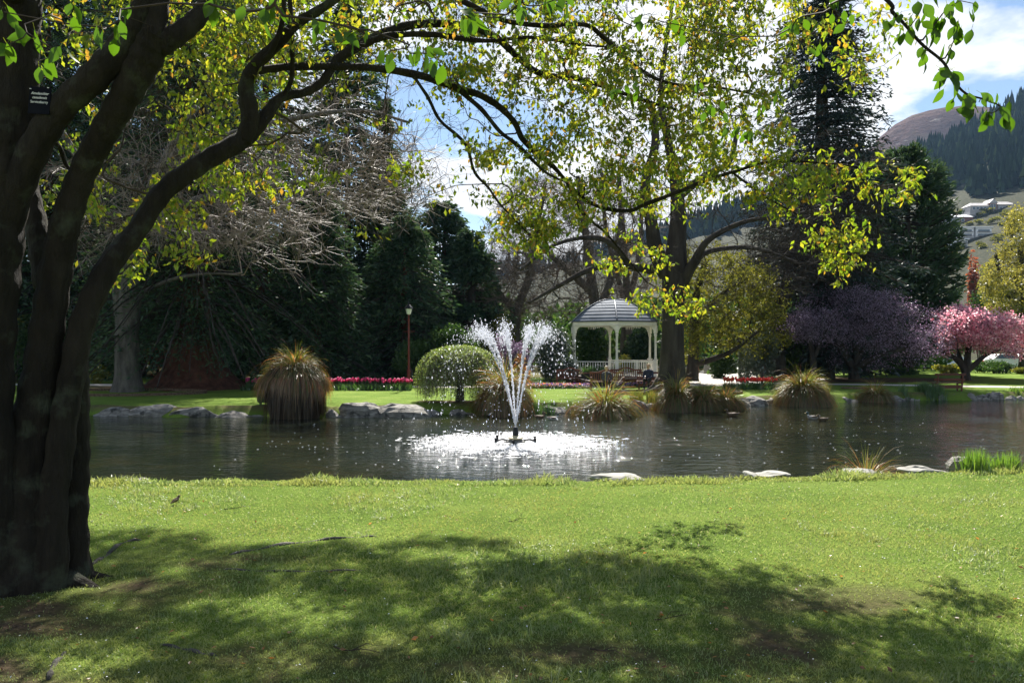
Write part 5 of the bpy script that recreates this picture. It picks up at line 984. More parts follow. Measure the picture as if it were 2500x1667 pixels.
bed('magenta pink tulip in the long bed between the tall tussock and the lamp post', 'pink tulips in the far left bed', M['tulip_pink'], 790, 1000, 42.4, 3, 150, 81, 'green tulip leaves of the pink bed right of the tall tussock')
bed('magenta pink tulip in the shaded bed left of the green bin', 'pink tulips left of the bin', M['tulip_pink'], 585, 655, 42.6, 3, 40, 82, 'green tulip leaves left of the green bin')
bed('scarlet tulip in the bed between the tussock row and the orange tussock', 'red tulips in the right bed', M['tulip_red'], 1778, 1912, 43.2, 3, 120, 83, 'bright green tulip leaves of the red bed')
def pansies(label, px0, px1, d, dep, n, seedv):
    g = np.random.default_rng(seedv); x0, x1 = xat(px0, d), xat(px1, d); rt = thing('flower_bed', label, 'flower bed', ((x0 + x1) / 2, d, float(gz((x0 + x1) / 2, d))))
    p = np.stack([g.uniform(x0, x1, n), d + dep * g.random(n), np.zeros(n)], 1); p[:, 2] = gz(p[:, 0], p[:, 1]) + g.uniform(.1, .24, n); V, f = rhomb_geo(p, rdir(n, g), rdir(n, g), g.uniform(.06, .1, n), g.uniform(.06, .1, n)); mobj('petals', V, [f], M['pansy'], rt, kind='stuff')
    p2 = p - [0, 0, .07]; V, f = rhomb_geo(p2, rdir(n, g), rdir(n, g), np.full(n, .12), np.full(n, .06)); mobj('leaves', V, [f], M['tulip_leaf'], rt, kind='stuff')
pansies('low purple and orange pansy bed right of the fountain, before the benches', 1285, 1445, 44.6, 1.0, 2200, 84)
pansies('low bed of pale and purple flowers below the right-hand bandstand bench', 1500, 1580, 46.0, .5, 500, 85)
pansies('yellow and orange flowers at the right foot of the bandstand', 1590, 1620, 49.0, .8, 350, 86)
# ---------------------------------------------------------------- trees on the far side
def conifer(label, px, d, H, Rb, seedv, mat='fir', bark='bark_red', n=400, h0=.06, droop=.35, trunk_r=.35, pw=.85, L_=.34, W_=.10, up=.1, name='conifer', grp='dark conifers behind the pond', flare=0, st=13, kk=4, gap=0., x=None, top_px=None):
    g = np.random.default_rng(seedv); x = xat(px, d) if x is None else x; z0 = float(gz(x, d))
    if top_px is not None: H = EYE - (top_px - HOR) / F * d - z0
    rt = thing(name, label, 'tree', (x, d, z0), 0, grp)
    hh = np.linspace(-.3, H, 16); rr = trunk_r * (1 - np.clip(hh / H, 0, 1)) ** .9 + .03
    if flare: hh = np.concatenate([[-.3, 0, .25, .6, 1.1, 1.8, 2.8], np.linspace(4, H, 12)]); rr = trunk_r * (1 - np.clip(hh / H, 0, 1)) ** .9 + flare * np.exp(-np.maximum(hh, 0) / .9) + .03
    mb = MB(); lean = g.normal(0, .008); pt = np.stack([lean * np.maximum(hh, 0) ** 1.1, 0 * hh, hh], 1)
    V, q, t_ = rough_tube(pt, rr, 30 if flare else 12, .05, seedv, False, ridges=.10 if flare else .05); mb.add(V, q); mb.build('trunk', M[bark], rt, smooth=not flare, local=True)
    hb = (h0 + (1 - h0) * g.random(n) ** 1.15) * H * .985; rad = Rb * (1 - (hb - h0 * H) / (H * (1 - h0))) ** pw * np.clip((hb / H - h0) / .10 + .6, .6, 1)
    rad = rad * g.uniform(.62, 1.12, n) * (.8 + .4 * vnoise(hb * .6, np.full(n, seedv * 3.3), 1, 2)); rad = np.maximum(rad, .25); az = g.random(n) * 6.283
    dr = np.stack([np.cos(az), np.sin(az), 0 * az], 1); lat = np.stack([-np.sin(az), np.cos(az), 0 * az], 1)
    S_ = np.linspace(.12, 1, st)[None, :, None]; base_ = np.stack([0 * hb, 0 * hb, hb], 1)
    zc = (up * S_ - droop * S_ ** 2 + .12 * np.maximum(S_ - .8, 0)) * rad[:, None, None]
    C = base_[:, None] + dr[:, None] * S_ * rad[:, None, None] + A(0, 0, 1) * zc
    # branch wood
    mbb = MB(); Cb = C[:, ::4]; nb_ = Cb.shape[1]; rb_ = np.repeat(.012 + .012 * rad, nb_ - 1) * np.tile(np.linspace(1, .4, nb_ - 1), n); V, f = segs_geo(Cb[:, :-1].reshape(-1, 3), Cb[:, 1:].reshape(-1, 3), rb_, rb_ * .85, 3)
    mbb.add(V, f); mbb.build('branches', M['bark_black'], rt, local=True, kind='stuff')
    C2 = np.repeat(C[:, :, None], kk, 2); sh = C2.shape[:3]; wd = (.30 * rad[:, None] * (1.05 - .75 * S_[:, :, 0]))[:, :, None]
    off = g.uniform(-1, 1, sh) * wd; Pn = C2 + lat[:, None, None] * off[..., None] + g.normal(0, .10, (*sh, 3)); Pn[..., 2] -= np.abs(off) * .35
    if gap: keep_ = (vnoise(Pn[..., 0] + Pn[..., 1], Pn[..., 2], 1.1, 2) > gap).ravel()
    else: keep_ = np.ones(Pn[..., 0].size, bool)
    Pn = Pn.reshape(-1, 3); D = (dr[:, None, None] * .7 + lat[:, None, None] * np.sign(off)[..., None] * .45 + A(0, 0, -.28) + g.normal(0, .33, (*sh, 3))).reshape(-1, 3)
    Pn, D = Pn[keep_], unit(D[keep_]); m = len(Pn); V, f = rhomb_geo(Pn, D, rdir(m, g), g.uniform(.55, 1.25, m) * L_, g.uniform(.6, 1.3, m) * W_); mobj('needles', V, [f], M[mat], rt, local=True, kind='stuff')
    return rt
conifer('giant sequoia with a widely flaring red-brown base behind the tree ring', 478, 45.5, 30, 7.4, 101, n=620, h0=.10, droop=.62, trunk_r=1.05, flare=1.75, L_=.32, W_=.07, kk=9, pw=.6, grp=None, name='sequoia')
conifer('dense drooping conifer left of the lamp post, its right side lit green', 770, 49, 15, 4.3, 102, n=560, h0=.02, droop=.5, L_=.36, W_=.11, kk=4, pw=.55, top_px=425)
conifer('tall dark conifer behind the tallest tussock', 640, 58, 36, 7.5, 103, n=520, h0=.02, droop=.45, L_=.45, W_=.17, pw=.5, kk=4)
conifer('narrow dark conifer with blue sky at its tip, left of the sky gap', 935, 62, 20, 4.2, 104, n=420, h0=.03, droop=.3, L_=.5, W_=.15, top_px=235, gap=.34)
conifer('tall dark conifer filling the background right of the tallest tussock, left of the blue gap', 850, 64, 30, 6.8, 121, n=560, h0=.02, droop=.42, L_=.5, W_=.19, pw=.55, kk=4, gap=.3, top_px=-10)
conifer('tall dark conifer high behind the sequoia', 500, 70, 40, 9, 122, n=560, h0=.12, droop=.4, L_=.6, W_=.22, pw=.5, kk=4, gap=.3)
conifer('tall dark conifer behind the grey-trunked tree, between the near stems', 215, 72, 38, 8.5, 123, n=520, h0=.1, droop=.4, L_=.6, W_=.22, pw=.5, kk=5, gap=.3)
conifer('dark conifer at the far left behind the near stems', 120, 56, 30, 6.5, 105, n=500, h0=.03, droop=.45, L_=.45, W_=.17, pw=.5, kk=5)
conifer('dark conifer between the grey-trunked tree and the sequoia', 345, 62, 34, 7.5, 106, n=560, h0=.10, droop=.45, L_=.5, W_=.18, pw=.5, kk=4)
conifer('dark pine behind the lamp post', 985, 53, 13, 5.2, 107, n=440, h0=.02, droop=.4, L_=.4, W_=.12, kk=4, pw=.5, top_px=520)
conifer('dark pine with a bare lower trunk left of the sky gap, behind the mop-headed tree', 1075, 60, 13, 5.2, 108, n=380, h0=.2, droop=.25, L_=.42, W_=.14, pw=.45, top_px=490, gap=.40)
conifer('dark pine behind the fountain, its trunk showing above the mop-headed tree', 1150, 58, 12, 3.0, 109, n=240, h0=.35, droop=.2, L_=.45, W_=.17, pw=.5, top_px=560, gap=.42, trunk_r=.5, bark='bark_black')
conifer('tall spruce rising out of the frame above the purple plum trees', 2005, 56, 29, 6.6, 110, mat='fir_blue', bark='bark_black', n=760, h0=.04, droop=.28, L_=.38, W_=.11, kk=7, pw=.5, gap=.30, trunk_r=.85, name='spruce', grp=None, up=.05)
# monkey puzzle like dome
def domed(label, px, d, py_top, rxpx, seedv, mat, n, base_py=.95, name='evergreen_tree', L_=.5, W_=.14, clump=70):
    g = np.random.default_rng(seedv); x = xat(px, d); z0 = float(gz(x, d)); H = EYE - (py_top - HOR) / F * d - z0; Rr = rxpx / F * d; rt = thing(name, label, 'tree', (x, d, z0))
    MB().tube([(0, 0, -.2), (.1, 0, H * .4), (0, 0, H * .93)], [.4, .3, .08], 10).build('trunk', M['bark_black'], rt, local=True)
    # upswept boughs ending in tufts over a dome
    u = g.random(clump * 6); th = g.random(clump * 6) * 6.283; zz_ = H * (.12 + .86 * u); rr = Rr * np.sqrt(np.clip(1 - ((zz_ - H * .42) / (H * .58)) ** 2, .03, 1)) * np.where(zz_ < H * .42, .9 + .1 * zz_ / (H * .42), 1) * g.uniform(.82, 1.05, len(u))
    e = np.stack([rr * np.cos(th), rr * np.sin(th), zz_], 1); s = np.stack([0 * rr, 0 * rr, zz_ - rr * .18], 1); mb = MB(); mids = (s + e) / 2 - A(0, 0, 1) * (rr * .16)[:, None]
    V, f = segs_geo(np.concatenate([s, mids]), np.concatenate([mids, e]), np.full(2 * len(u), .06), np.full(2 * len(u), .035), 4); mb.add(V, f); mb.build('branches', M['bark_black'], rt, local=True, kind='stuff')
    m = n // len(u); t = g.uniform(.35, 1.05, (len(u), m, 1)); Pn = ((1 - t) ** 2 * s[:, None] + 2 * t * (1 - t) * mids[:, None] + t * t * e[:, None] + g.normal(0, .16, (len(u), m, 3)))
    D = unit(unit(e - s)[:, None] * .9 + g.normal(0, .5, Pn.shape) + A(0, 0, .25)).reshape(-1, 3); Pn = Pn.reshape(-1, 3); k_ = len(Pn); V, f = rhomb_geo(Pn, D, rdir(k_, g), g.uniform(.5, 1.2, k_) * L_, g.uniform(.6, 1.2, k_) * W_); mobj('needles', V, [f], M[mat], rt, local=True, kind='stuff')
domed('dark domed monkey puzzle tree right of the tall spruce, in front of the forested hill', 2215, 66, 352, 119, 111, 'fir', 46000, name='monkey_puzzle_tree')
domed('dark evergreen filling the gap under the monkey puzzle tree, behind the plum blossom', 2110, 63, 560, 90, 112, 'fir', 26000)

def crown(g, n, c, r, shell=.5, lumps=9, lump_r=.45):
    """points in a lumpy ellipsoid"""
    lc = rdir(lumps, g) * g.uniform(.35, .78, (lumps, 1)); k_ = g.integers(lumps, size=n); p = lc[k_] + rdir(n, g) * (g.random((n, 1)) ** .45) * lump_r
    return A(*c) + p * A(*r)
def broadleaf(label, name, px, d, foot_z, trunks, cpts, leafmat_, barkm, seedv, natt, leaf=None, twigp=None, rtip=.006, step=.6, gam=.45, grp=None, jit=.08, sag=0, bend=.3, kb=4, wt=.3, att_=None, catn='tree'):
    """trunks: polylines (x,y,z,r) in metres relative to the foot; cpts: attractors likewise"""
    g = np.random.default_rng(seedv); x = xat(px, d); z0 = float(gz(x, d)) if foot_z is None else foot_z; rt = thing(name, label, catn, (x, d, z0), 0, grp)
    ip_, ipar_, ir_ = [], [], []
    for ti, T in enumerate(trunks):
        w = smooth_path(np.array(T, float), 6); mb = MB(); add_rt(mb, w[:, :3], np.maximum(w[:, 3], .01), 12, .07, seedv + ti, True, .04); mb.build('trunk' if T[0][2] < 1.0 else 'limb', M[barkm], rt, smooth=True, local=True)
        b0 = len(ip_); lo = max(0, len(w) // 3) if T[0][2] < 1.0 else 0
        for q, a in enumerate(w[lo:]): ip_.append(a[:3]); ir_.append(a[3]); ipar_.append(b0 + q - 1 if q else -1)
    P_, pr, Rr, tips_, n0_ = grow(np.array(ip_), np.array(ipar_), np.array(ir_), np.asarray(cpts), step=step, bend=bend, jit=jit, rtip=rtip, gam=gam, seed=seedv, sag=sag, wt=wt)
    mb = branch_mesh(P_, pr, Rr, n0_, kb, .05)
    tw = None
    if twigp:
        V, f, s, p1, p2, a2 = twigs(P_, pr, Rr, n0_, twigp['m'], twigp['L'], twigp['rmax'], seed=seedv + 1, grav=twigp.get('grav', 0), r=twigp['r'], fwd=twigp.get('fwd', .6), wob=twigp.get('wob', .3))
        if twigp.get('mat') and twigp['mat'] != barkm: mobj('twigs', V, [f], M[twigp['mat']], rt, local=True, kind='stuff')
        else: mb.add(V, f)
        tw = (p1, p2)
    mb.build('branches', M[twigp.get('bmat', barkm) if twigp else barkm], rt, local=True, kind='stuff')
    if leaf:
        src = np.concatenate(tw) if tw is not None else P_[tips_]; m = leaf['m']; Pl = np.repeat(src, m, 0); Pl = Pl + g.normal(0, leaf['s'], Pl.shape); k_ = len(Pl)
        D = unit(rdir(k_, g) + A(0, 0, -leaf.get('down', .3))); V, f = rhomb_geo(Pl, D, rdir(k_, g), g.uniform(.6, 1.3, k_) * leaf['L'], g.uniform(.6, 1.3, k_) * leaf['W']); mobj(leaf.get('name', 'foliage'), V, [f], M[leafmat_], rt, local=True, kind='stuff')
        print(label[:30], 'nodes', len(P_), 'leaves', k_)
    else: print(label[:30], 'nodes', len(P_), 'twigs', 0 if tw is None else len(tw[0]))
    return rt
def rel(px, py, dd, fx, fd, fz):
    w = at(px, py, dd); return [w[0] - fx, w[1] - fd, w[2] - fz]
def relp(ctrl, px, d):
    fx = xat(px, d); fz = float(gz(fx, d)); return [[*rel(a, b_, dd, fx, d, fz), r / F * dd] for a, b_, dd, r in ctrl]
def relc(regs, px, d, g, clump=0):
    fx = xat(px, d); fz = float(gz(fx, d)); out = []
    for cx, cy_, rx, ry, n, d0, d1 in regs:
        a = g.random(n) * 6.283; q = np.sqrt(g.random(n))
        for X, Y, Z in zip(cx + rx * q * np.cos(a), cy_ + ry * q * np.sin(a), g.uniform(d0, d1, n)): out.append(rel(X, Y, Z, fx, d, fz))
    out = np.array(out)
    if clump: out = out[vnoise(out[:, 0] + out[:, 1] * .3 + px, out[:, 2] * 1.4, .8, 2) > clump]
    return out
g = np.random.default_rng(55)
# pale twigged tree, grey trunk, left
PT = 42.0
broadleaf('grey-trunked bare tree on the left with a wide spread of pale sunlit twigs', 'bare_tree', 312, PT, None,
    [relp([(310, 965, 42, 44), (312, 930, 42, 33), (312, 880, 42, 29), (312, 800, 42, 27), (318, 720, 42, 26), (326, 640, 42, 24), (345, 560, 41.5, 19), (365, 480, 41, 15), (410, 380, 40, 11), (480, 260, 39, 8)], 312, PT),
     relp([(300, 790, 42, 16), (290, 700, 42, 15), (282, 620, 42, 13), (262, 540, 42, 11), (220, 440, 41, 9), (150, 320, 40, 7)], 312, PT),
     relp([(345, 560, 41.5, 13), (450, 500, 40, 10), (560, 470, 38.5, 8), (700, 450, 37, 6), (830, 430, 36, 4)], 312, PT),
     relp([(410, 380, 40, 10), (560, 330, 39, 8), (720, 290, 38, 6), (880, 270, 37, 4), (1000, 300, 36.5, 3)], 312, PT),
     relp([(355, 710, 42, 6), (400, 690, 41.5, 5), (450, 675, 41, 4), (520, 668, 40.5, 3), (590, 672, 40, 2)], 312, PT)],
    relc([(620, 450, 380, 110, 230, 35, 44), (400, 430, 300, 110, 90, 36, 46), (820, 400, 230, 130, 140, 35, 42), (960, 430, 140, 110, 90, 35, 40), (270, 560, 150, 80, 80, 38, 44), (560, 545, 200, 60, 120, 35.5, 41), (450, 200, 400, 120, 26, 37, 48), (850, 240, 180, 100, 24, 36, 42), (620, 600, 180, 60, 40, 38, 43)], 312, PT, g),
    None, 'bark_grey', 201, 0, twigp=dict(m=3, L=1.7, rmax=.03, r=.0105, fwd=1.0, grav=-.05, bmat='bark_pale', wob=.35), rtip=.0095, step=.7, gam=.42, jit=.14, sag=.05, bend=.35)
# dark elm before the gazebo
ED = 40.8
broadleaf('big dark elm with a thick furrowed trunk and black spreading branches right of the bandstand', 'elm_tree', 1640, ED, None,
    [relp([(1640, 968, 40.8, 52), (1641, 945, 40.8, 40), (1642, 900, 40.8, 32), (1642, 820, 40.8, 26.5), (1643, 740, 40.8, 25.5), (1648, 660, 40.8, 29), (1652, 600, 40.8, 23), (1655, 520, 40.8, 18), (1648, 430, 41, 14), (1630, 340, 41.3, 10), (1612, 240, 41.6, 7), (1625, 120, 42, 5), (1650, -40, 42.5, 3)], 1640, ED),
     relp([(1630, 670, 40.8, 22), (1600, 610, 40.5, 18), (1590, 540, 40.2, 14), (1575, 450, 40, 12), (1600, 350, 40, 10), (1590, 250, 40, 8)], 1640, ED),
     relp([(1664, 690, 40.7, 16), (1694, 640, 40.2, 11), (1725, 590, 39.7, 8), (1790, 552, 39.2, 6), (1850, 535, 38.7, 4.5), (1930, 525, 38, 3.5), (2010, 510, 37.5, 4)], 1640, ED),
     relp([(1690, 655, 40.4, 9), (1720, 618, 41, 7), (1790, 605, 42, 5.5), (1860, 610, 43, 4.5), (1940, 640, 44, 4)], 1640, ED),
     relp([(1600, 660, 40.5, 13), (1530, 650, 39.8, 9), (1450, 655, 39, 7), (1360, 700, 38.5, 5), (1290, 740, 38, 3)], 1640, ED),
     relp([(1540, 655, 39.8, 8), (1500, 600, 39, 7), (1440, 580, 38.4, 6), (1350, 600, 38, 4), (1270, 660, 37.6, 3)], 1640, ED),
     relp([(1655, 480, 40.8, 12), (1720, 430, 41, 9), (1780, 395, 41.3, 7), (1800, 320, 41.6, 5)], 1640, ED)],
    relc([(1500, 560, 170, 110, 200, 37, 43), (1360, 680, 130, 90, 120, 37, 41), (1640, 320, 200, 220, 300, 38, 45), (1830, 520, 200, 120, 240, 37, 44), (1950, 600, 130, 120, 150, 38, 44), (1980, 420, 150, 130, 90, 38, 44), (1750, 690, 130, 90, 60, 38, 42)], 1640, ED, g),
    None, 'bark_black', 202, 0, twigp=dict(m=3, L=.8, rmax=.02, r=.0055, fwd=.8, wob=.4, bmat='bark_black'), rtip=.0075, step=.7, gam=.45, jit=.12, sag=.0, bend=.3)
mb = MB(); ex, ez = xat(1640, ED), float(gz(xat(1640, ED), ED))
for a, l_ in ((-2.6, 2.4), (-2.1, 1.7), (-1.3, 1.5), (-.5, 1.7), (3.0, 1.6)):
    p = smooth_path([A(ex + .5 * math.cos(a), ED + .5 * math.sin(a), ez + .55), A(ex + .9 * math.cos(a), ED + .9 * math.sin(a), ez + .2), A(ex + l_ * math.cos(a), ED + l_ * math.sin(a), ez - .05)], 6); add_rt(mb, p, np.linspace(.32, .06, len(p)), 9, .12, 5)
elm = [o for o in COL.objects if o.name.startswith('elm_tree')][0]; mb.build('root', M['bark_black'], elm, smooth=True)
# brown haze of bare trees behind
def bare(label, px, d, tops, regs, seedv, r0=15, mat='bark_brown', tm=4, base_py=900):
    broadleaf(label, 'bare_tree', px, d, None, [relp([(px, base_py + 15, d, r0 * 1.3), (px, base_py - 60, d, r0)] + tops[0], px, d)] + [relp(t, px, d) for t in tops[1:]], relc(regs, px, d, g), None, 'bark_grey' if mat == 'bark_brown' else mat, seedv, 0,
        twigp=dict(m=tm, L=1.2, rmax=.05, r=.011, fwd=.7, wob=.45, bmat=mat), rtip=.013, step=.9, gam=.4, jit=.2)
bare('leaning grey-trunked bare tree behind the bandstand dome, its crown a brown haze', 1470, 64, [[(1455, 760, 64, 13), (1440, 650, 64, 11), (1425, 540, 64, 8), (1410, 430, 64, 5)], [(1450, 720, 64, 10), (1400, 670, 63, 9), (1340, 620, 62, 6), (1280, 560, 61, 4)], [(1458, 770, 64, 10), (1500, 650, 65, 8), (1520, 500, 66, 6)]],
     [(1330, 560, 150, 130, 330, 59, 68), (1300, 700, 140, 100, 300, 58, 66), (1460, 620, 120, 160, 300, 60, 68)], 211)
bare('bare brown-twigged tree left of the bandstand dome, behind the fountain spray', 1255, 61, [[(1262, 760, 61, 11), (1290, 680, 61, 9), (1310, 560, 61, 6), (1330, 470, 61, 4)], [(1262, 770, 61, 8), (1210, 700, 60, 6), (1180, 620, 60, 4)]],
     [(1230, 680, 110, 110, 300, 57, 64), (1300, 500, 90, 80, 170, 58, 64)], 212)
bare('bare tree with several thin upright trunks, right behind the bandstand', 1530, 68, [[(1530, 700, 68, 9), (1520, 560, 68, 7), (1510, 420, 68, 5)], [(1530, 760, 68, 8), (1560, 620, 68, 6), (1570, 430, 69, 4)], [(1525, 740, 68, 7), (1480, 560, 67, 5), (1470, 420, 67, 4)]],
     [(1520, 500, 110, 130, 200, 64, 71), (1560, 700, 100, 90, 160, 64, 70)], 213)
bare('bare brown tree whose twigs cloud the lower half of the tall spruce', 1900, 52, [[(1905, 760, 52, 12), (1930, 640, 52, 9), (1950, 520, 52, 7), (1960, 420, 52, 4)], [(1910, 740, 52, 9), (1990, 620, 51, 7), (2050, 520, 51, 5)]],
     [(1950, 520, 140, 140, 320, 48, 55), (2060, 560, 110, 120, 220, 48, 54), (1900, 660, 100, 70, 120, 49, 54)], 214, mat='bark_black')
# olive green weeping tree
OD = 50
broadleaf('olive-green leafing tree with long low boughs right of the elm', 'leafing_tree', 1692, OD, None,
    [relp([(1690, 930, 50, 17), (1692, 880, 50, 13), (1695, 800, 50, 11), (1700, 720, 50, 9), (1720, 640, 50, 6)], 1692, OD), relp([(1692, 890, 50, 8), (1730, 880, 49, 7), (1790, 855, 48, 5), (1850, 810, 47.5, 3)], 1692, OD), relp([(1697, 790, 50, 8), (1760, 720, 50, 6), (1830, 680, 50, 4)], 1692, OD)],
    relc([(1760, 730, 150, 120, 260, 46, 54), (1840, 760, 110, 110, 180, 46, 53), (1720, 650, 110, 60, 90, 47, 53), (1680, 800, 60, 80, 50, 47, 53)], 1692, OD, g), 'olive', 'bark_black', 221, 0, leaf=dict(m=5, s=.11, L=.16, W=.09), twigp=dict(m=2, L=.6, rmax=.03, r=.006, grav=.15), rtip=.008, step=.7)
# purple plums, pink cherry, yellow green tree
def blossom_tree(label, name, px, d, trunks, regs, lm, seedv, leaf, twm=3, grp=None, bark='bark_black'):
    return broadleaf(label, name, px, d, None, [relp(t, px, d) for t in trunks], relc(regs, px, d, g, .45), lm, bark, seedv, 0, leaf=leaf, twigp=dict(m=twm, L=.5, rmax=.03, r=.006, fwd=.8, wob=.3), rtip=.008, step=.6, jit=.1, grp=grp)
blossom_tree('wide purple-blossomed plum tree behind the dark green tussock', 'plum_tree', 2085, 52, [[(2085, 925, 52, 13), (2086, 890, 52, 11), (2110, 840, 52, 8), (2160, 790, 52, 5), (2230, 760, 52, 3)], [(2085, 900, 52, 10), (2050, 840, 52, 8), (2020, 780, 52, 5)], [(2088, 890, 52, 9), (2090, 820, 51.5, 7), (2100, 740, 51, 4)], [(2084, 905, 52, 7), (2140, 870, 50.5, 6), (2210, 850, 50, 4)]],
    [(2060, 765, 120, 65, 330, 48, 55), (2180, 800, 120, 60, 330, 48, 55), (2120, 730, 80, 35, 110, 49, 54), (2130, 850, 150, 50, 130, 48, 54), (2270, 820, 60, 45, 100, 49, 54)], 'purple', 231, dict(m=3, s=.14, L=.09, W=.07, name='blossom'))
blossom_tree('small purple-blossomed plum tree left of the wide one', 'plum_tree', 1985, 50, [[(1985, 925, 50, 9), (1985, 880, 50, 7), (1975, 820, 50, 5), (1960, 790, 50, 3)], [(1985, 880, 50, 5), (2010, 820, 50, 4), (2030, 780, 50, 3)]],
    [(1960, 800, 45, 28, 120, 47, 52), (2010, 790, 60, 40, 130, 47, 52)], 'purple', 232, dict(m=3, s=.08, L=.09, W=.07, name='blossom'))
blossom_tree('pink blossoming cherry tree with a low forked trunk at the right', 'cherry_tree', 2360, 55.5, [[(2358, 930, 55.5, 12), (2356, 905, 55.5, 9), (2338, 880, 55.5, 7), (2310, 862, 55, 5), (2285, 850, 55, 3)], [(2360, 908, 55.5, 9), (2362, 870, 55.5, 7), (2370, 830, 55, 5), (2380, 790, 55, 3)], [(2362, 905, 55.5, 7), (2385, 885, 55.5, 6), (2410, 865, 55.5, 4), (2450, 850, 55.5, 3)], [(2350, 890, 55.5, 6), (2335, 850, 56, 4), (2320, 810, 56, 3)]],
    [(2360, 800, 75, 45, 360, 52, 59), (2440, 815, 85, 48, 420, 52, 59), (2310, 830, 40, 32, 100, 53, 58), (2500, 830, 60, 40, 130, 53, 58), (2330, 770, 40, 20, 60, 54, 58)], 'pink', 233, dict(m=3, s=.15, L=.15, W=.13, name='blossom'), twm=2)
blossom_tree('yellow-green leafing tree filling the right edge above the cherry', 'leafing_tree', 2500, 72, [[(2500, 900, 72, 13), (2505, 800, 72, 11), (2500, 700, 72, 8), (2490, 600, 72, 5)], [(2502, 780, 72, 8), (2450, 690, 72, 6), (2430, 620, 72, 4)], [(2502, 760, 72, 8), (2560, 680, 72, 6), (2580, 580, 72, 4)]],
    [(2530, 605, 85, 115, 460, 67, 77), (2470, 680, 75, 65, 300, 67, 77), (2500, 745, 90, 30, 120, 67, 76), (2440, 715, 45, 40, 110, 67, 76)], 'hedge_y', 234, dict(m=5, s=.16, L=.2, W=.13), twm=3)
# mop-headed weeping tree by the water
MD = 34.4; mx_ = xat(1122, MD); mz = float(gz(mx_, MD)); mt_ = thing('weeping_tree', 'mop-headed weeping tree with a short trunk on the far bank left of the fountain', 'tree', (mx_, MD, mz))
Hm = EYE - (846 - HOR) / F * MD - mz; Rm = 100 / F * MD
mb = MB(); add_rt(mb, smooth_path([A(0, 0, -.1), A(.03, 0, .5), A(-.02, 0, Hm * .6), A(0, 0, Hm * .8)], 5), np.linspace(.2, .12, 16), 10, .12, 3); mb.build('trunk', M['bark_black'], mt_, smooth=True, local=True)
m = 1500; th = rng.random(m) * 6.283; q = rng.random(m) ** .5; out = np.stack([np.cos(th), np.sin(th), 0 * th], 1); s0 = A(0, 0, Hm * .8) + out * .1; pts = []
rr = Rm * q * (1 + .10 * np.sin(3 * th) + .06 * np.sin(7 * th)); ztop = Hm * (.60 + .40 * np.sqrt(1 - q ** 2.3)) - .03 - .15 * q ** 3; drop = (.3 + 1.5 * q ** 1.4) * rng.uniform(.35, 1.1, m)
e = out * rr[:, None]; tipz = np.maximum(ztop - drop, .03 + .35 * rng.random(m)); segP = []; prev = s0
V1 = []; 
for i, tt in enumerate((.3, .6, .85, 1.0, 1.02, 1.03, 1.03)):
    zt = np.interp(tt, [0, .85], [0, 1]); p = out * (rr * min(tt, 1.03))[:, None]; p[:, 2] = (Hm * .8 + (ztop - Hm * .8) * zt + .25 * math.sin(min(tt, 1) * math.pi) * q) if i < 4 else (ztop + (tipz - ztop) * (i - 3) / 3); V1.append(p)
V1 = np.array(V1); V, f = segs_geo(V1[:-1].reshape(-1, 3), V1[1:].reshape(-1, 3), np.full(6 * m, .006), np.full(6 * m, .005), 3); mobj('branches', V, [f], M['bark_brown'], mt_, local=True, kind='stuff')
w = rng.random((m, 34, 1)) ** .8 * 4.98 + 1; i0 = np.floor(w[..., 0]).astype(int); fr = w - i0[..., None]; ar = np.arange(m)[:, None]; Pl = V1[i0, ar] * (1 - fr) + V1[np.minimum(i0 + 1, 6), ar] * fr + rng.normal(0, .045, (m, 34, 3)); Pl = Pl.reshape(-1, 3); k_ = len(Pl)
V, f = rhomb_geo(Pl, unit(rdir(k_) + A(0, 0, -.5)), rdir(k_), rng.uniform(.04, .085, k_), rng.uniform(.025, .05, k_)); mobj('foliage', V, [f], M['mop'], mt_, local=True, kind='stuff')

# ---------------------------------------------------------------- shrubs
def bush(label, px, foot, top, wpx, d, mat, seedv, n=6000, leaf=(.12, .07), name='shrub', grp='shrubs behind the far lawn', square=False, lumps=12, stem=True):
    n = int(n * .72); leaf = (leaf[0] * 1.12, leaf[1] * 1.2)
    g = np.random.default_rng(seedv); x = xat(px, d); z0 = float(gz(x, d)); H = max(.4, EYE - (top - HOR) / F * d - z0); Rr = wpx / F * d / 2; rt = thing(name, label, 'shrub', (x, d, z0), 0, grp)
    if square: p = g.uniform(-1, 1, (n, 3)) * [Rr, Rr, H / 2] + [0, 0, H / 2]; ax = g.integers(2, size=n); sg = np.sign(g.uniform(-1, 1, n)); p[np.arange(n), ax] = sg * Rr * g.uniform(.85, 1.05, n)
    else:
        p = crown(g, n, (0, 0, H * .5), (Rr, Rr * .9, H * .55), lumps=lumps, lump_r=.42); p = p[p[:, 2] > .02]
    k_ = len(p); V, f = rhomb_geo(p, rdir(k_, g), rdir(k_, g), g.uniform(.6, 1.3, k_) * leaf[0], g.uniform(.6, 1.3, k_) * leaf[1]); mobj('foliage', V, [f], M[mat], rt, local=True, kind='stuff')
    if stem:
        mb = MB()
        for q in range(7): e = crown(g, 1, (0, 0, H * .5), (Rr * .8, Rr * .7, H * .5))[0]; mb.tube([(0, 0, 0), (e[0] * .4, e[1] * .4, H * .3), e], [.05, .03, .01], 5)
        mb.build('stem', M['bark_brown'], rt, local=True)
    return rt
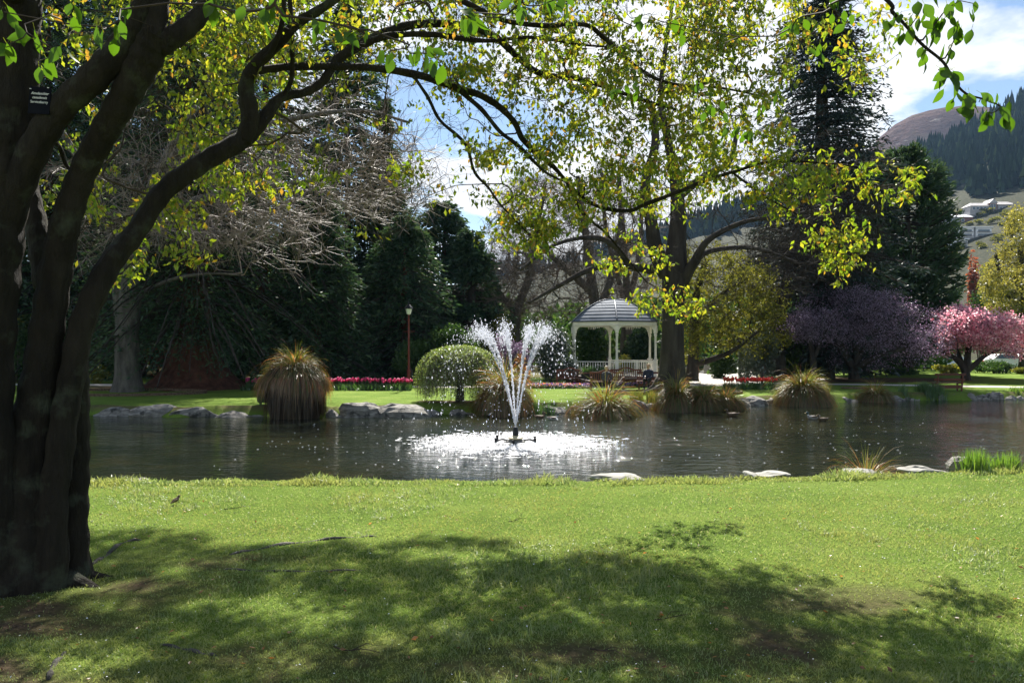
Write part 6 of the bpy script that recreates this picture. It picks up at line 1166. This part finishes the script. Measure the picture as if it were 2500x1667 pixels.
BU = [('glossy dark holly bush between the fountain jets and the bandstand', 1345, 925, 780, 120, 49.5, 'shrub_grey', 9000, (.13, .08)), ('grey-green bush at the left foot of the bandstand', 1385, 925, 870, 60, 48.8, 'shrub_grey', 3500, (.11, .07)),
      ('tall dark bush seen through the left bay of the bandstand', 1440, 920, 780, 90, 60, 'shrub', 7000, (.2, .12)), ('dark bush seen through the right bay of the bandstand', 1560, 920, 800, 110, 62, 'fir', 6000, (.25, .14)), ('pale green bush seen low through the right bay of the bandstand', 1530, 915, 868, 50, 56, 'shrub_yel', 2600, (.13, .09)),
      ('bright green bush behind the mop-headed tree', 1105, 925, 790, 140, 50, 'shrub', 8000, (.15, .09)), ('yellow-green bush high behind the fountain jets', 1215, 925, 770, 100, 56, 'olive', 6000, (.17, .1)), ('reddish-leaved bush behind the fountain jets', 1245, 925, 815, 110, 48, 'purple', 6000, (.12, .08)), ('orange-leaved low bush behind the fountain jets', 1270, 930, 872, 60, 46.5, 'tus_brown', 2400, (.12, .07)),
      ('dark green bush behind the lamp post', 1010, 935, 820, 120, 49, 'shrub', 7000, (.14, .09)), ('dark bush under the dense conifer, left of the lamp post', 880, 935, 850, 150, 51, 'fir', 7000, (.18, .1)), ('dark bush behind the tallest tussock', 700, 935, 840, 170, 54, 'fir', 7000, (.2, .12)),
      ('dark bush behind the sequoia base, to its right', 585, 935, 800, 130, 58, 'fir', 6000, (.22, .12)), ('yellowish bush glimpsed left of the sequoia base', 410, 935, 800, 110, 62, 'olive', 4500, (.2, .12)), ('copper-leaved bush between the grey trunk and the sequoia', 385, 925, 775, 90, 60, 'red_leaf', 2600, (.2, .12)),
      ('dark shrub just right of the near trunk, behind the grey-trunked tree', 245, 945, 800, 120, 55, 'shrub', 6500, (.16, .1)), ('sunlit yellow-green shrub low beside the near trunk', 235, 950, 885, 60, 50, 'shrub_yel', 2600, (.13, .08)), ('olive shrub seen between the near stems', 80, 950, 640, 170, 60, 'olive', 7000, (.22, .13)), ('dark shrub far left, low between the near stems', 40, 950, 780, 140, 52, 'shrub', 5500, (.18, .1)),
      ('dark rounded shrub right of the elm trunk', 1760, 915, 850, 90, 58, 'shrub', 5000, (.16, .1)), ('silvery evergreen bush right of the clipped column', 1860, 925, 800, 110, 50.5, 'shrub_grey', 8000, (.13, .08)), ('dark spreading bush under the small plum tree', 1930, 925, 800, 130, 54, 'shrub', 8000, (.16, .1)),
      ('dark bush behind the wide plum tree trunk', 2060, 925, 820, 120, 64, 'fir', 5500, (.22, .12)), ('tall dark bush right of the wide plum tree', 2225, 915, 830, 90, 66, 'shrub', 5500, (.18, .1)), ('dark bush left of the cherry trunk', 2160, 915, 840, 90, 68, 'fir', 5000, (.2, .12)),
      ('golden-green bush behind the cherry trunk', 2312, 912, 888, 70, 66, 'shrub_yel', 3000, (.14, .09)), ('green hedge bush right of the cherry trunk', 2425, 915, 880, 110, 68, 'shrub', 5000, (.15, .1)), ('yellow-flowered bush at the right edge behind the lawn', 2492, 918, 895, 36, 66, 'shrub_yel', 1800, (.12, .09)), ('dark green low bush under the plum tree, by the lawn edge', 2200, 912, 895, 90, 63, 'shrub', 3500, (.13, .09)),
      ('tall green bush in the gap below the yellow-green tree', 2390, 905, 690, 80, 90, 'shrub', 5500, (.3, .18)), ('dark green bush below the hillside houses', 2340, 905, 740, 110, 96, 'olive', 5500, (.3, .18)), ('orange-red leafed tree below the hillside houses', 2372, 900, 588, 34, 150, 'red_leaf', 3000, (.5, .3)), ('round green bush below the hillside houses', 2420, 900, 640, 80, 140, 'olive', 4500, (.5, .3))]
for i, (l_, px, ft, tp_, w, d, mt, n_2, lf) in enumerate(BU): bush(l_, px, ft, tp_, w, d, mt, 300 + i, n_2, lf)
bush('clipped green column shrub at the corner of the gravel path', 1815, 918, 850, 20, 51.5, 'shrub_grey', 340, 3600, (.10, .06), name='column_shrub', grp=None, square=True, stem=False)
# woodland backing, too far and dark to count
g = np.random.default_rng(77); m = 42000; pxv = g.uniform(-500, 2330, m); dd = g.uniform(72, 104, m); lump = vnoise(pxv, dd, .012, 3); hmax = np.interp(pxv, [-500, 0, 600, 1000, 1150, 1500, 1700, 2000, 2330], [15, 13, 12, 9, 7.0, 6.5, 7, 7, 6]) * (.55 + .8 * lump); zz_ = hmax * g.random(m) ** .8
p = np.stack([xat(pxv, dd), dd, 0 * dd], 1); p[:, 2] = gz(p[:, 0], p[:, 1]) + zz_; V, f = rhomb_geo(p, rdir(m, g), rdir(m, g), g.uniform(.5, 1.15, m), g.uniform(.3, .65, m)); o = mobj('undergrowth', V, [f], M['shrub'], kind='stuff'); o['label'] = 'dark mass of woodland closing the view behind the garden trees'

# ---------------------------------------------------------------- hillside: forest, houses, cars
def ray_y(px, py, y0=130, y1=1000):
    y = np.linspace(y0, y1, 4000); x = xat(px, y); z = hillz(x, y); s = HOR - (z - EYE) / y * F; k_ = np.argmax(s < py); return y[k_]
g = np.random.default_rng(91); m = 9500; pxv = g.uniform(1150, 3300, m); yv = g.uniform(430, 1020, m) ; x = xat(pxv, yv); z = hillz(x, yv); sy = HOR - (z - EYE) / yv * F
lim = np.interp(pxv, [1150, 2000, 2230, 2300, 2330, 2420, 2500, 3300], [700, 520, 440, 478, 482, 478, 462, 430]) + 14 * (vnoise(pxv, yv, .02, 2) - .5); kk = (sy < lim); x, yv, z, pxv, sy = x[kk], yv[kk], z[kk], pxv[kk], sy[kk]
m = len(x); Ht = g.uniform(11, 21, m) * (.8 + .5 * vnoise(x, yv, .02, 2)); Rt = Ht * g.uniform(.15, .21, m); k_ = 6; Vs, Fs, b0 = [], [], 0
th = np.arange(k_) * 2 * math.pi / k_
for li, (za_, zb, ra) in enumerate(((.05, .5, 1.0), (.3, .75, .78), (.55, 1.0, .52))):
    ph = g.random(m)[:, None] * 6 + th[None]; rj = (Rt * ra)[:, None] * g.uniform(.65, 1.25, (m, k_)); ring_ = np.stack([x[:, None] + rj * np.cos(ph), yv[:, None] + rj * np.sin(ph), (z + Ht * za_)[:, None] + g.normal(0, .5, (m, k_))], -1); apex = np.stack([x + g.normal(0, .3, m), yv, z + Ht * zb], -1)[:, None]
    V = np.concatenate([ring_, apex], 1).reshape(-1, 3); b_ = np.arange(m)[:, None] * (k_ + 1); Fs.append((np.stack([b_ + j_ for j_ in ([0] * 0 + [0])], -1)[..., 0][:, :, None] * 0 + np.stack([np.concatenate([b_ + j_, b_ + (j_ + 1) % k_, b_ + k_], 1) for j_ in range(k_)], 1)).reshape(-1, 3) + b0); Vs.append(V); b0 += len(V)
o = mobj('forest', np.concatenate(Vs), Fs, M['forest'], kind='stuff'); o['label'] = 'dark fir forest covering the hill'
def house(label, px, py, wpx, hpx, walls, roofm, style, dep=9, rz=0., cols=6, rows_=1):
    y = ray_y(px, py); x = float(xat(px, y)); z = float(hillz(x, y)); w = wpx / F * y; h = hpx / F * y; rt = thing('house', label, 'house', (x, y, z), rz, 'houses on the hillside')
    MB().box((0, dep / 2, -1.5), (w + 1, dep + 1, 3)).build('foundation', M['house_grey'], rt, local=True)
    def blk(cx, ww, hh, roof, wallm, nm='wall'):
        wl_ = MB().box((cx, dep / 2, hh / 2), (ww, dep, hh)).build(nm, M[wallm], rt, local=True)
        if roof == 'hip':
            e = .7; V = [[cx - ww / 2 - e, -e, hh], [cx + ww / 2 + e, -e, hh], [cx + ww / 2 + e, dep + e, hh], [cx - ww / 2 - e, dep + e, hh], [cx - ww / 2 + dep * .3, dep / 2, hh + h * .38], [cx + ww / 2 - dep * .3, dep / 2, hh + h * .38]]
            MB().add(V, [[0, 1, 5, 4], [2, 3, 4, 5], [3, 2, 1, 0]], [[1, 2, 5], [3, 0, 4]]).build('roof', M[roofm], rt, local=True)
        elif roof == 'gable':
            e = .6; V = [[cx - ww / 2 - e, -e, hh], [cx + ww / 2 + e, -e, hh], [cx + ww / 2 + e, dep + e, hh], [cx - ww / 2 - e, dep + e, hh], [cx, -e, hh + h * .42], [cx, dep + e, hh + h * .42]]
            MB().add(V, [[1, 2, 5, 4], [3, 0, 4, 5], [3, 2, 1, 0]], [[0, 1, 4], [2, 3, 5]]).build('roof', M[roofm], rt, local=True)
        else: MB().box((cx, dep / 2, hh + .25), (ww + 1.2, dep + 1.4, .5)).build('roof', M[roofm], rt, local=True)
    def win(cx, cz, ww, hh):
        f_ = MB().box((cx, -.06, cz), (ww + .3, .1, hh + .3)).build('window', M['house_white'], rt, local=True); MB().box((cx, -.13, cz), (ww, .05, hh)).build('pane', M['glass'], f_, local=True)
    if style == 'long':
        blk(-w * .28, w * .44, h * .5, 'hip', 'house_grey'); blk(w * .3, w * .4, h * .62, 'hip', 'house_grey'); blk(0, w * .16, h * .75, 'gable', 'house_brick')
        for c in (-.42, -.34, -.26, -.18, .16, .24, .33, .42): win(w * c, h * .28, w * .055, h * .24)
        for c in (-.03, .03): win(w * c, h * .4, w * .05, h * .5)
    elif style == 'split':
        blk(-w * .22, w * .5, h * .62, 'hip', 'house_grey'); blk(w * .26, w * .44, h * .62, 'hip', 'house_brick'); MB().box((w * .0, dep * .4, h * .5), (w * .07, 1.4, h * 1.0)).build('chimney', M['house_brick'], rt, local=True)
        for c, ww in ((-.3, .2), (-.08, .05), (.14, .08)): win(w * c, h * .3, w * ww, h * .25)
    else:
        for s in (-1, 1):
            blk(s * w * .26, w * .46, h * .88, 'flat', 'house_white')
            for r2 in range(2): win(s * w * .26, h * (.25 + .38 * r2), w * .34, h * .17); MB().box((s * w * .26, -.5, h * (.13 + .38 * r2)), (w * .4, .9, .18)).build('balcony', M['house_grey'], rt, local=True)
            MB().box((s * w * .26, -.1, h * .93), (w * .48, .3, .5)).build('fascia', M['roof_white'], rt, local=True)
    return rt
house('long brown house with a glazed gable in the middle, highest on the hillside', 2425, 516, 112, 26, None, 'roof_grey', 'long')
house('house with two pale roofs and a brick chimney left of the long brown house', 2340, 545, 76, 24, None, 'roof_white', 'split')
house('pair of boxy white flat-roofed apartments with balconies', 2380, 580, 84, 27, None, 'roof_white', 'flat')
house('small white flat-roofed house below the twin apartments', 2348, 606, 30, 24, None, 'roof_white', 'flat')
def hbush(k_):
    g = np.random.default_rng(500 + k_); px = g.uniform(2290, 2480); py = g.choice([g.uniform(520, 530), g.uniform(545, 552), g.uniform(582, 640)]); y = ray_y(px, py); x = float(xat(px, y)); z = float(hillz(x, y)); n = 260; s = g.uniform(2, 4.5)
    p = crown(g, n, (x, y, z + s * .4), (s, s, s * .5), lumps=5); V, f = rhomb_geo(p, rdir(n, g), rdir(n, g), g.uniform(.6, 1.2, n), g.uniform(.4, .8, n)); return V, f
mb = MB()
for k_ in range(34): mb.add(*hbush(k_))
o = mb.build('scrub', M['olive'], kind='stuff'); o['label'] = 'low scrub between the hillside houses'
def car(label, px, d, rz, paint):
    x = xat(px, d); rt = thing('parked_car', label, 'car', (x, d, float(gz(x, d)) + .02), rz, 'cars parked behind the trees')
    prof = [(-2.1, .35), (-2.15, .7), (-2.0, .88), (-1.25, .95), (-.65, 1.4), (.75, 1.42), (1.35, 1.0), (2.0, .85), (2.15, .6), (2.1, .3)]; V = []; n = len(prof)
    for s in (-.82, .82):
        for a, b_ in prof: V.append([a, s * (.86 if b_ > 1.2 else 1), b_])
    Fq = [[i, i + 1, n + i + 1, n + i] for i in range(n - 1)]; mb = MB().add(V, Fq); b0 = len(V); mb.V[0] = np.vstack([mb.V[0], [[0, -.82, .3], [0, .82, .3]]]); mb.n += 2
    mb.F.append(np.array([[b0, i, i + 1] for i in range(n - 1)] + [[b0 + 1, n + i + 1, n + i] for i in range(n - 1)])); mb.build('body', paint, rt, local=True)
    for s in (-1, 1): MB().add([[-1.1, s * .80, .98], [-.62, s * .745, 1.34], [.70, s * .745, 1.35], [1.2, s * .80, 1.0]], [[0, 1, 2, 3]]).build('window', M['glass'], rt, local=True)
    for a in (-1.35, 1.35):
        for s in (-.74, .74):
            wv_ = MB(); V_, q, t_ = tube_geo([(a, s - .1, .32), (a, s + .1, .32)], .32, 14); wv_.add(V_, q); wv_.F.append(t_); wh = wv_.build('wheel', M['tyre'], rt, local=True); V_, q, t_ = tube_geo([(a, s + (.1 if s > 0 else -.1), .32), (a, s + (.125 if s > 0 else -.125), .32)], .19, 10); h_ = MB().add(V_, q); h_.F.append(t_); h_.build('rim', M['car_silver'], wh, local=True)
    for s in (-.6, .6): MB().box((2.1, s, .66), (.12, .34, .14)).build('headlight', M['lamp_glass'], rt, local=True); MB().box((-2.1, s, .72), (.1, .3, .14)).build('taillight', M['tulip_red'], rt, local=True)
car('silver car parked left of the cherry trunk, behind the lawn', 2310, 80, .1, M['car_silver']); car('white car parked right of the cherry tree', 2448, 79, -.05, M['car_white']); car('silver car at the right edge behind the lawn', 2500, 80, .05, M['car_silver'])
car('silver car glimpsed between the plum trunks', 2028, 74, .2, M['car_silver']); car('dark blue car half hidden behind the plum tree', 2160, 76, 0, M['car_blue'])
# boulders at the path
for k_, (px, py, w, lbl) in enumerate(((1735, 880, 36, 'pale boulder left of the clipped column, behind the gravel path'), (1755, 876, 44, 'big grey boulder behind the gravel path'), (1795, 884, 44, 'white boulder touching the hedge by the gravel path'))):
    rock(lbl, px, py - 8, py + 22, w, 66 + k_, 400 + k_, 'boulders by the gravel path', 'rock_pale', .8)
for px, d, l_ in ((1704, 62, 'thin post at the left side of the gravel path'), (1770, 66, 'thin post before the low hedge at the gravel path')):
    x = xat(px, d); po = thing('garden_post', l_, 'post', (x, d, float(gz(x, d)))); MB().box((0, 0, .45), (.12, .12, .9)).build('post', M['wood_red'], po, local=True); MB().box((0, 0, .93), (.16, .16, .05)).build('cap', M['wood_red'], po, local=True)
MB().box((-200, 1000, 240), (16000, 2100, 500)).build('haze', M['air'], kind='stuff')['label'] = 'thin bluish haze in the valley air'
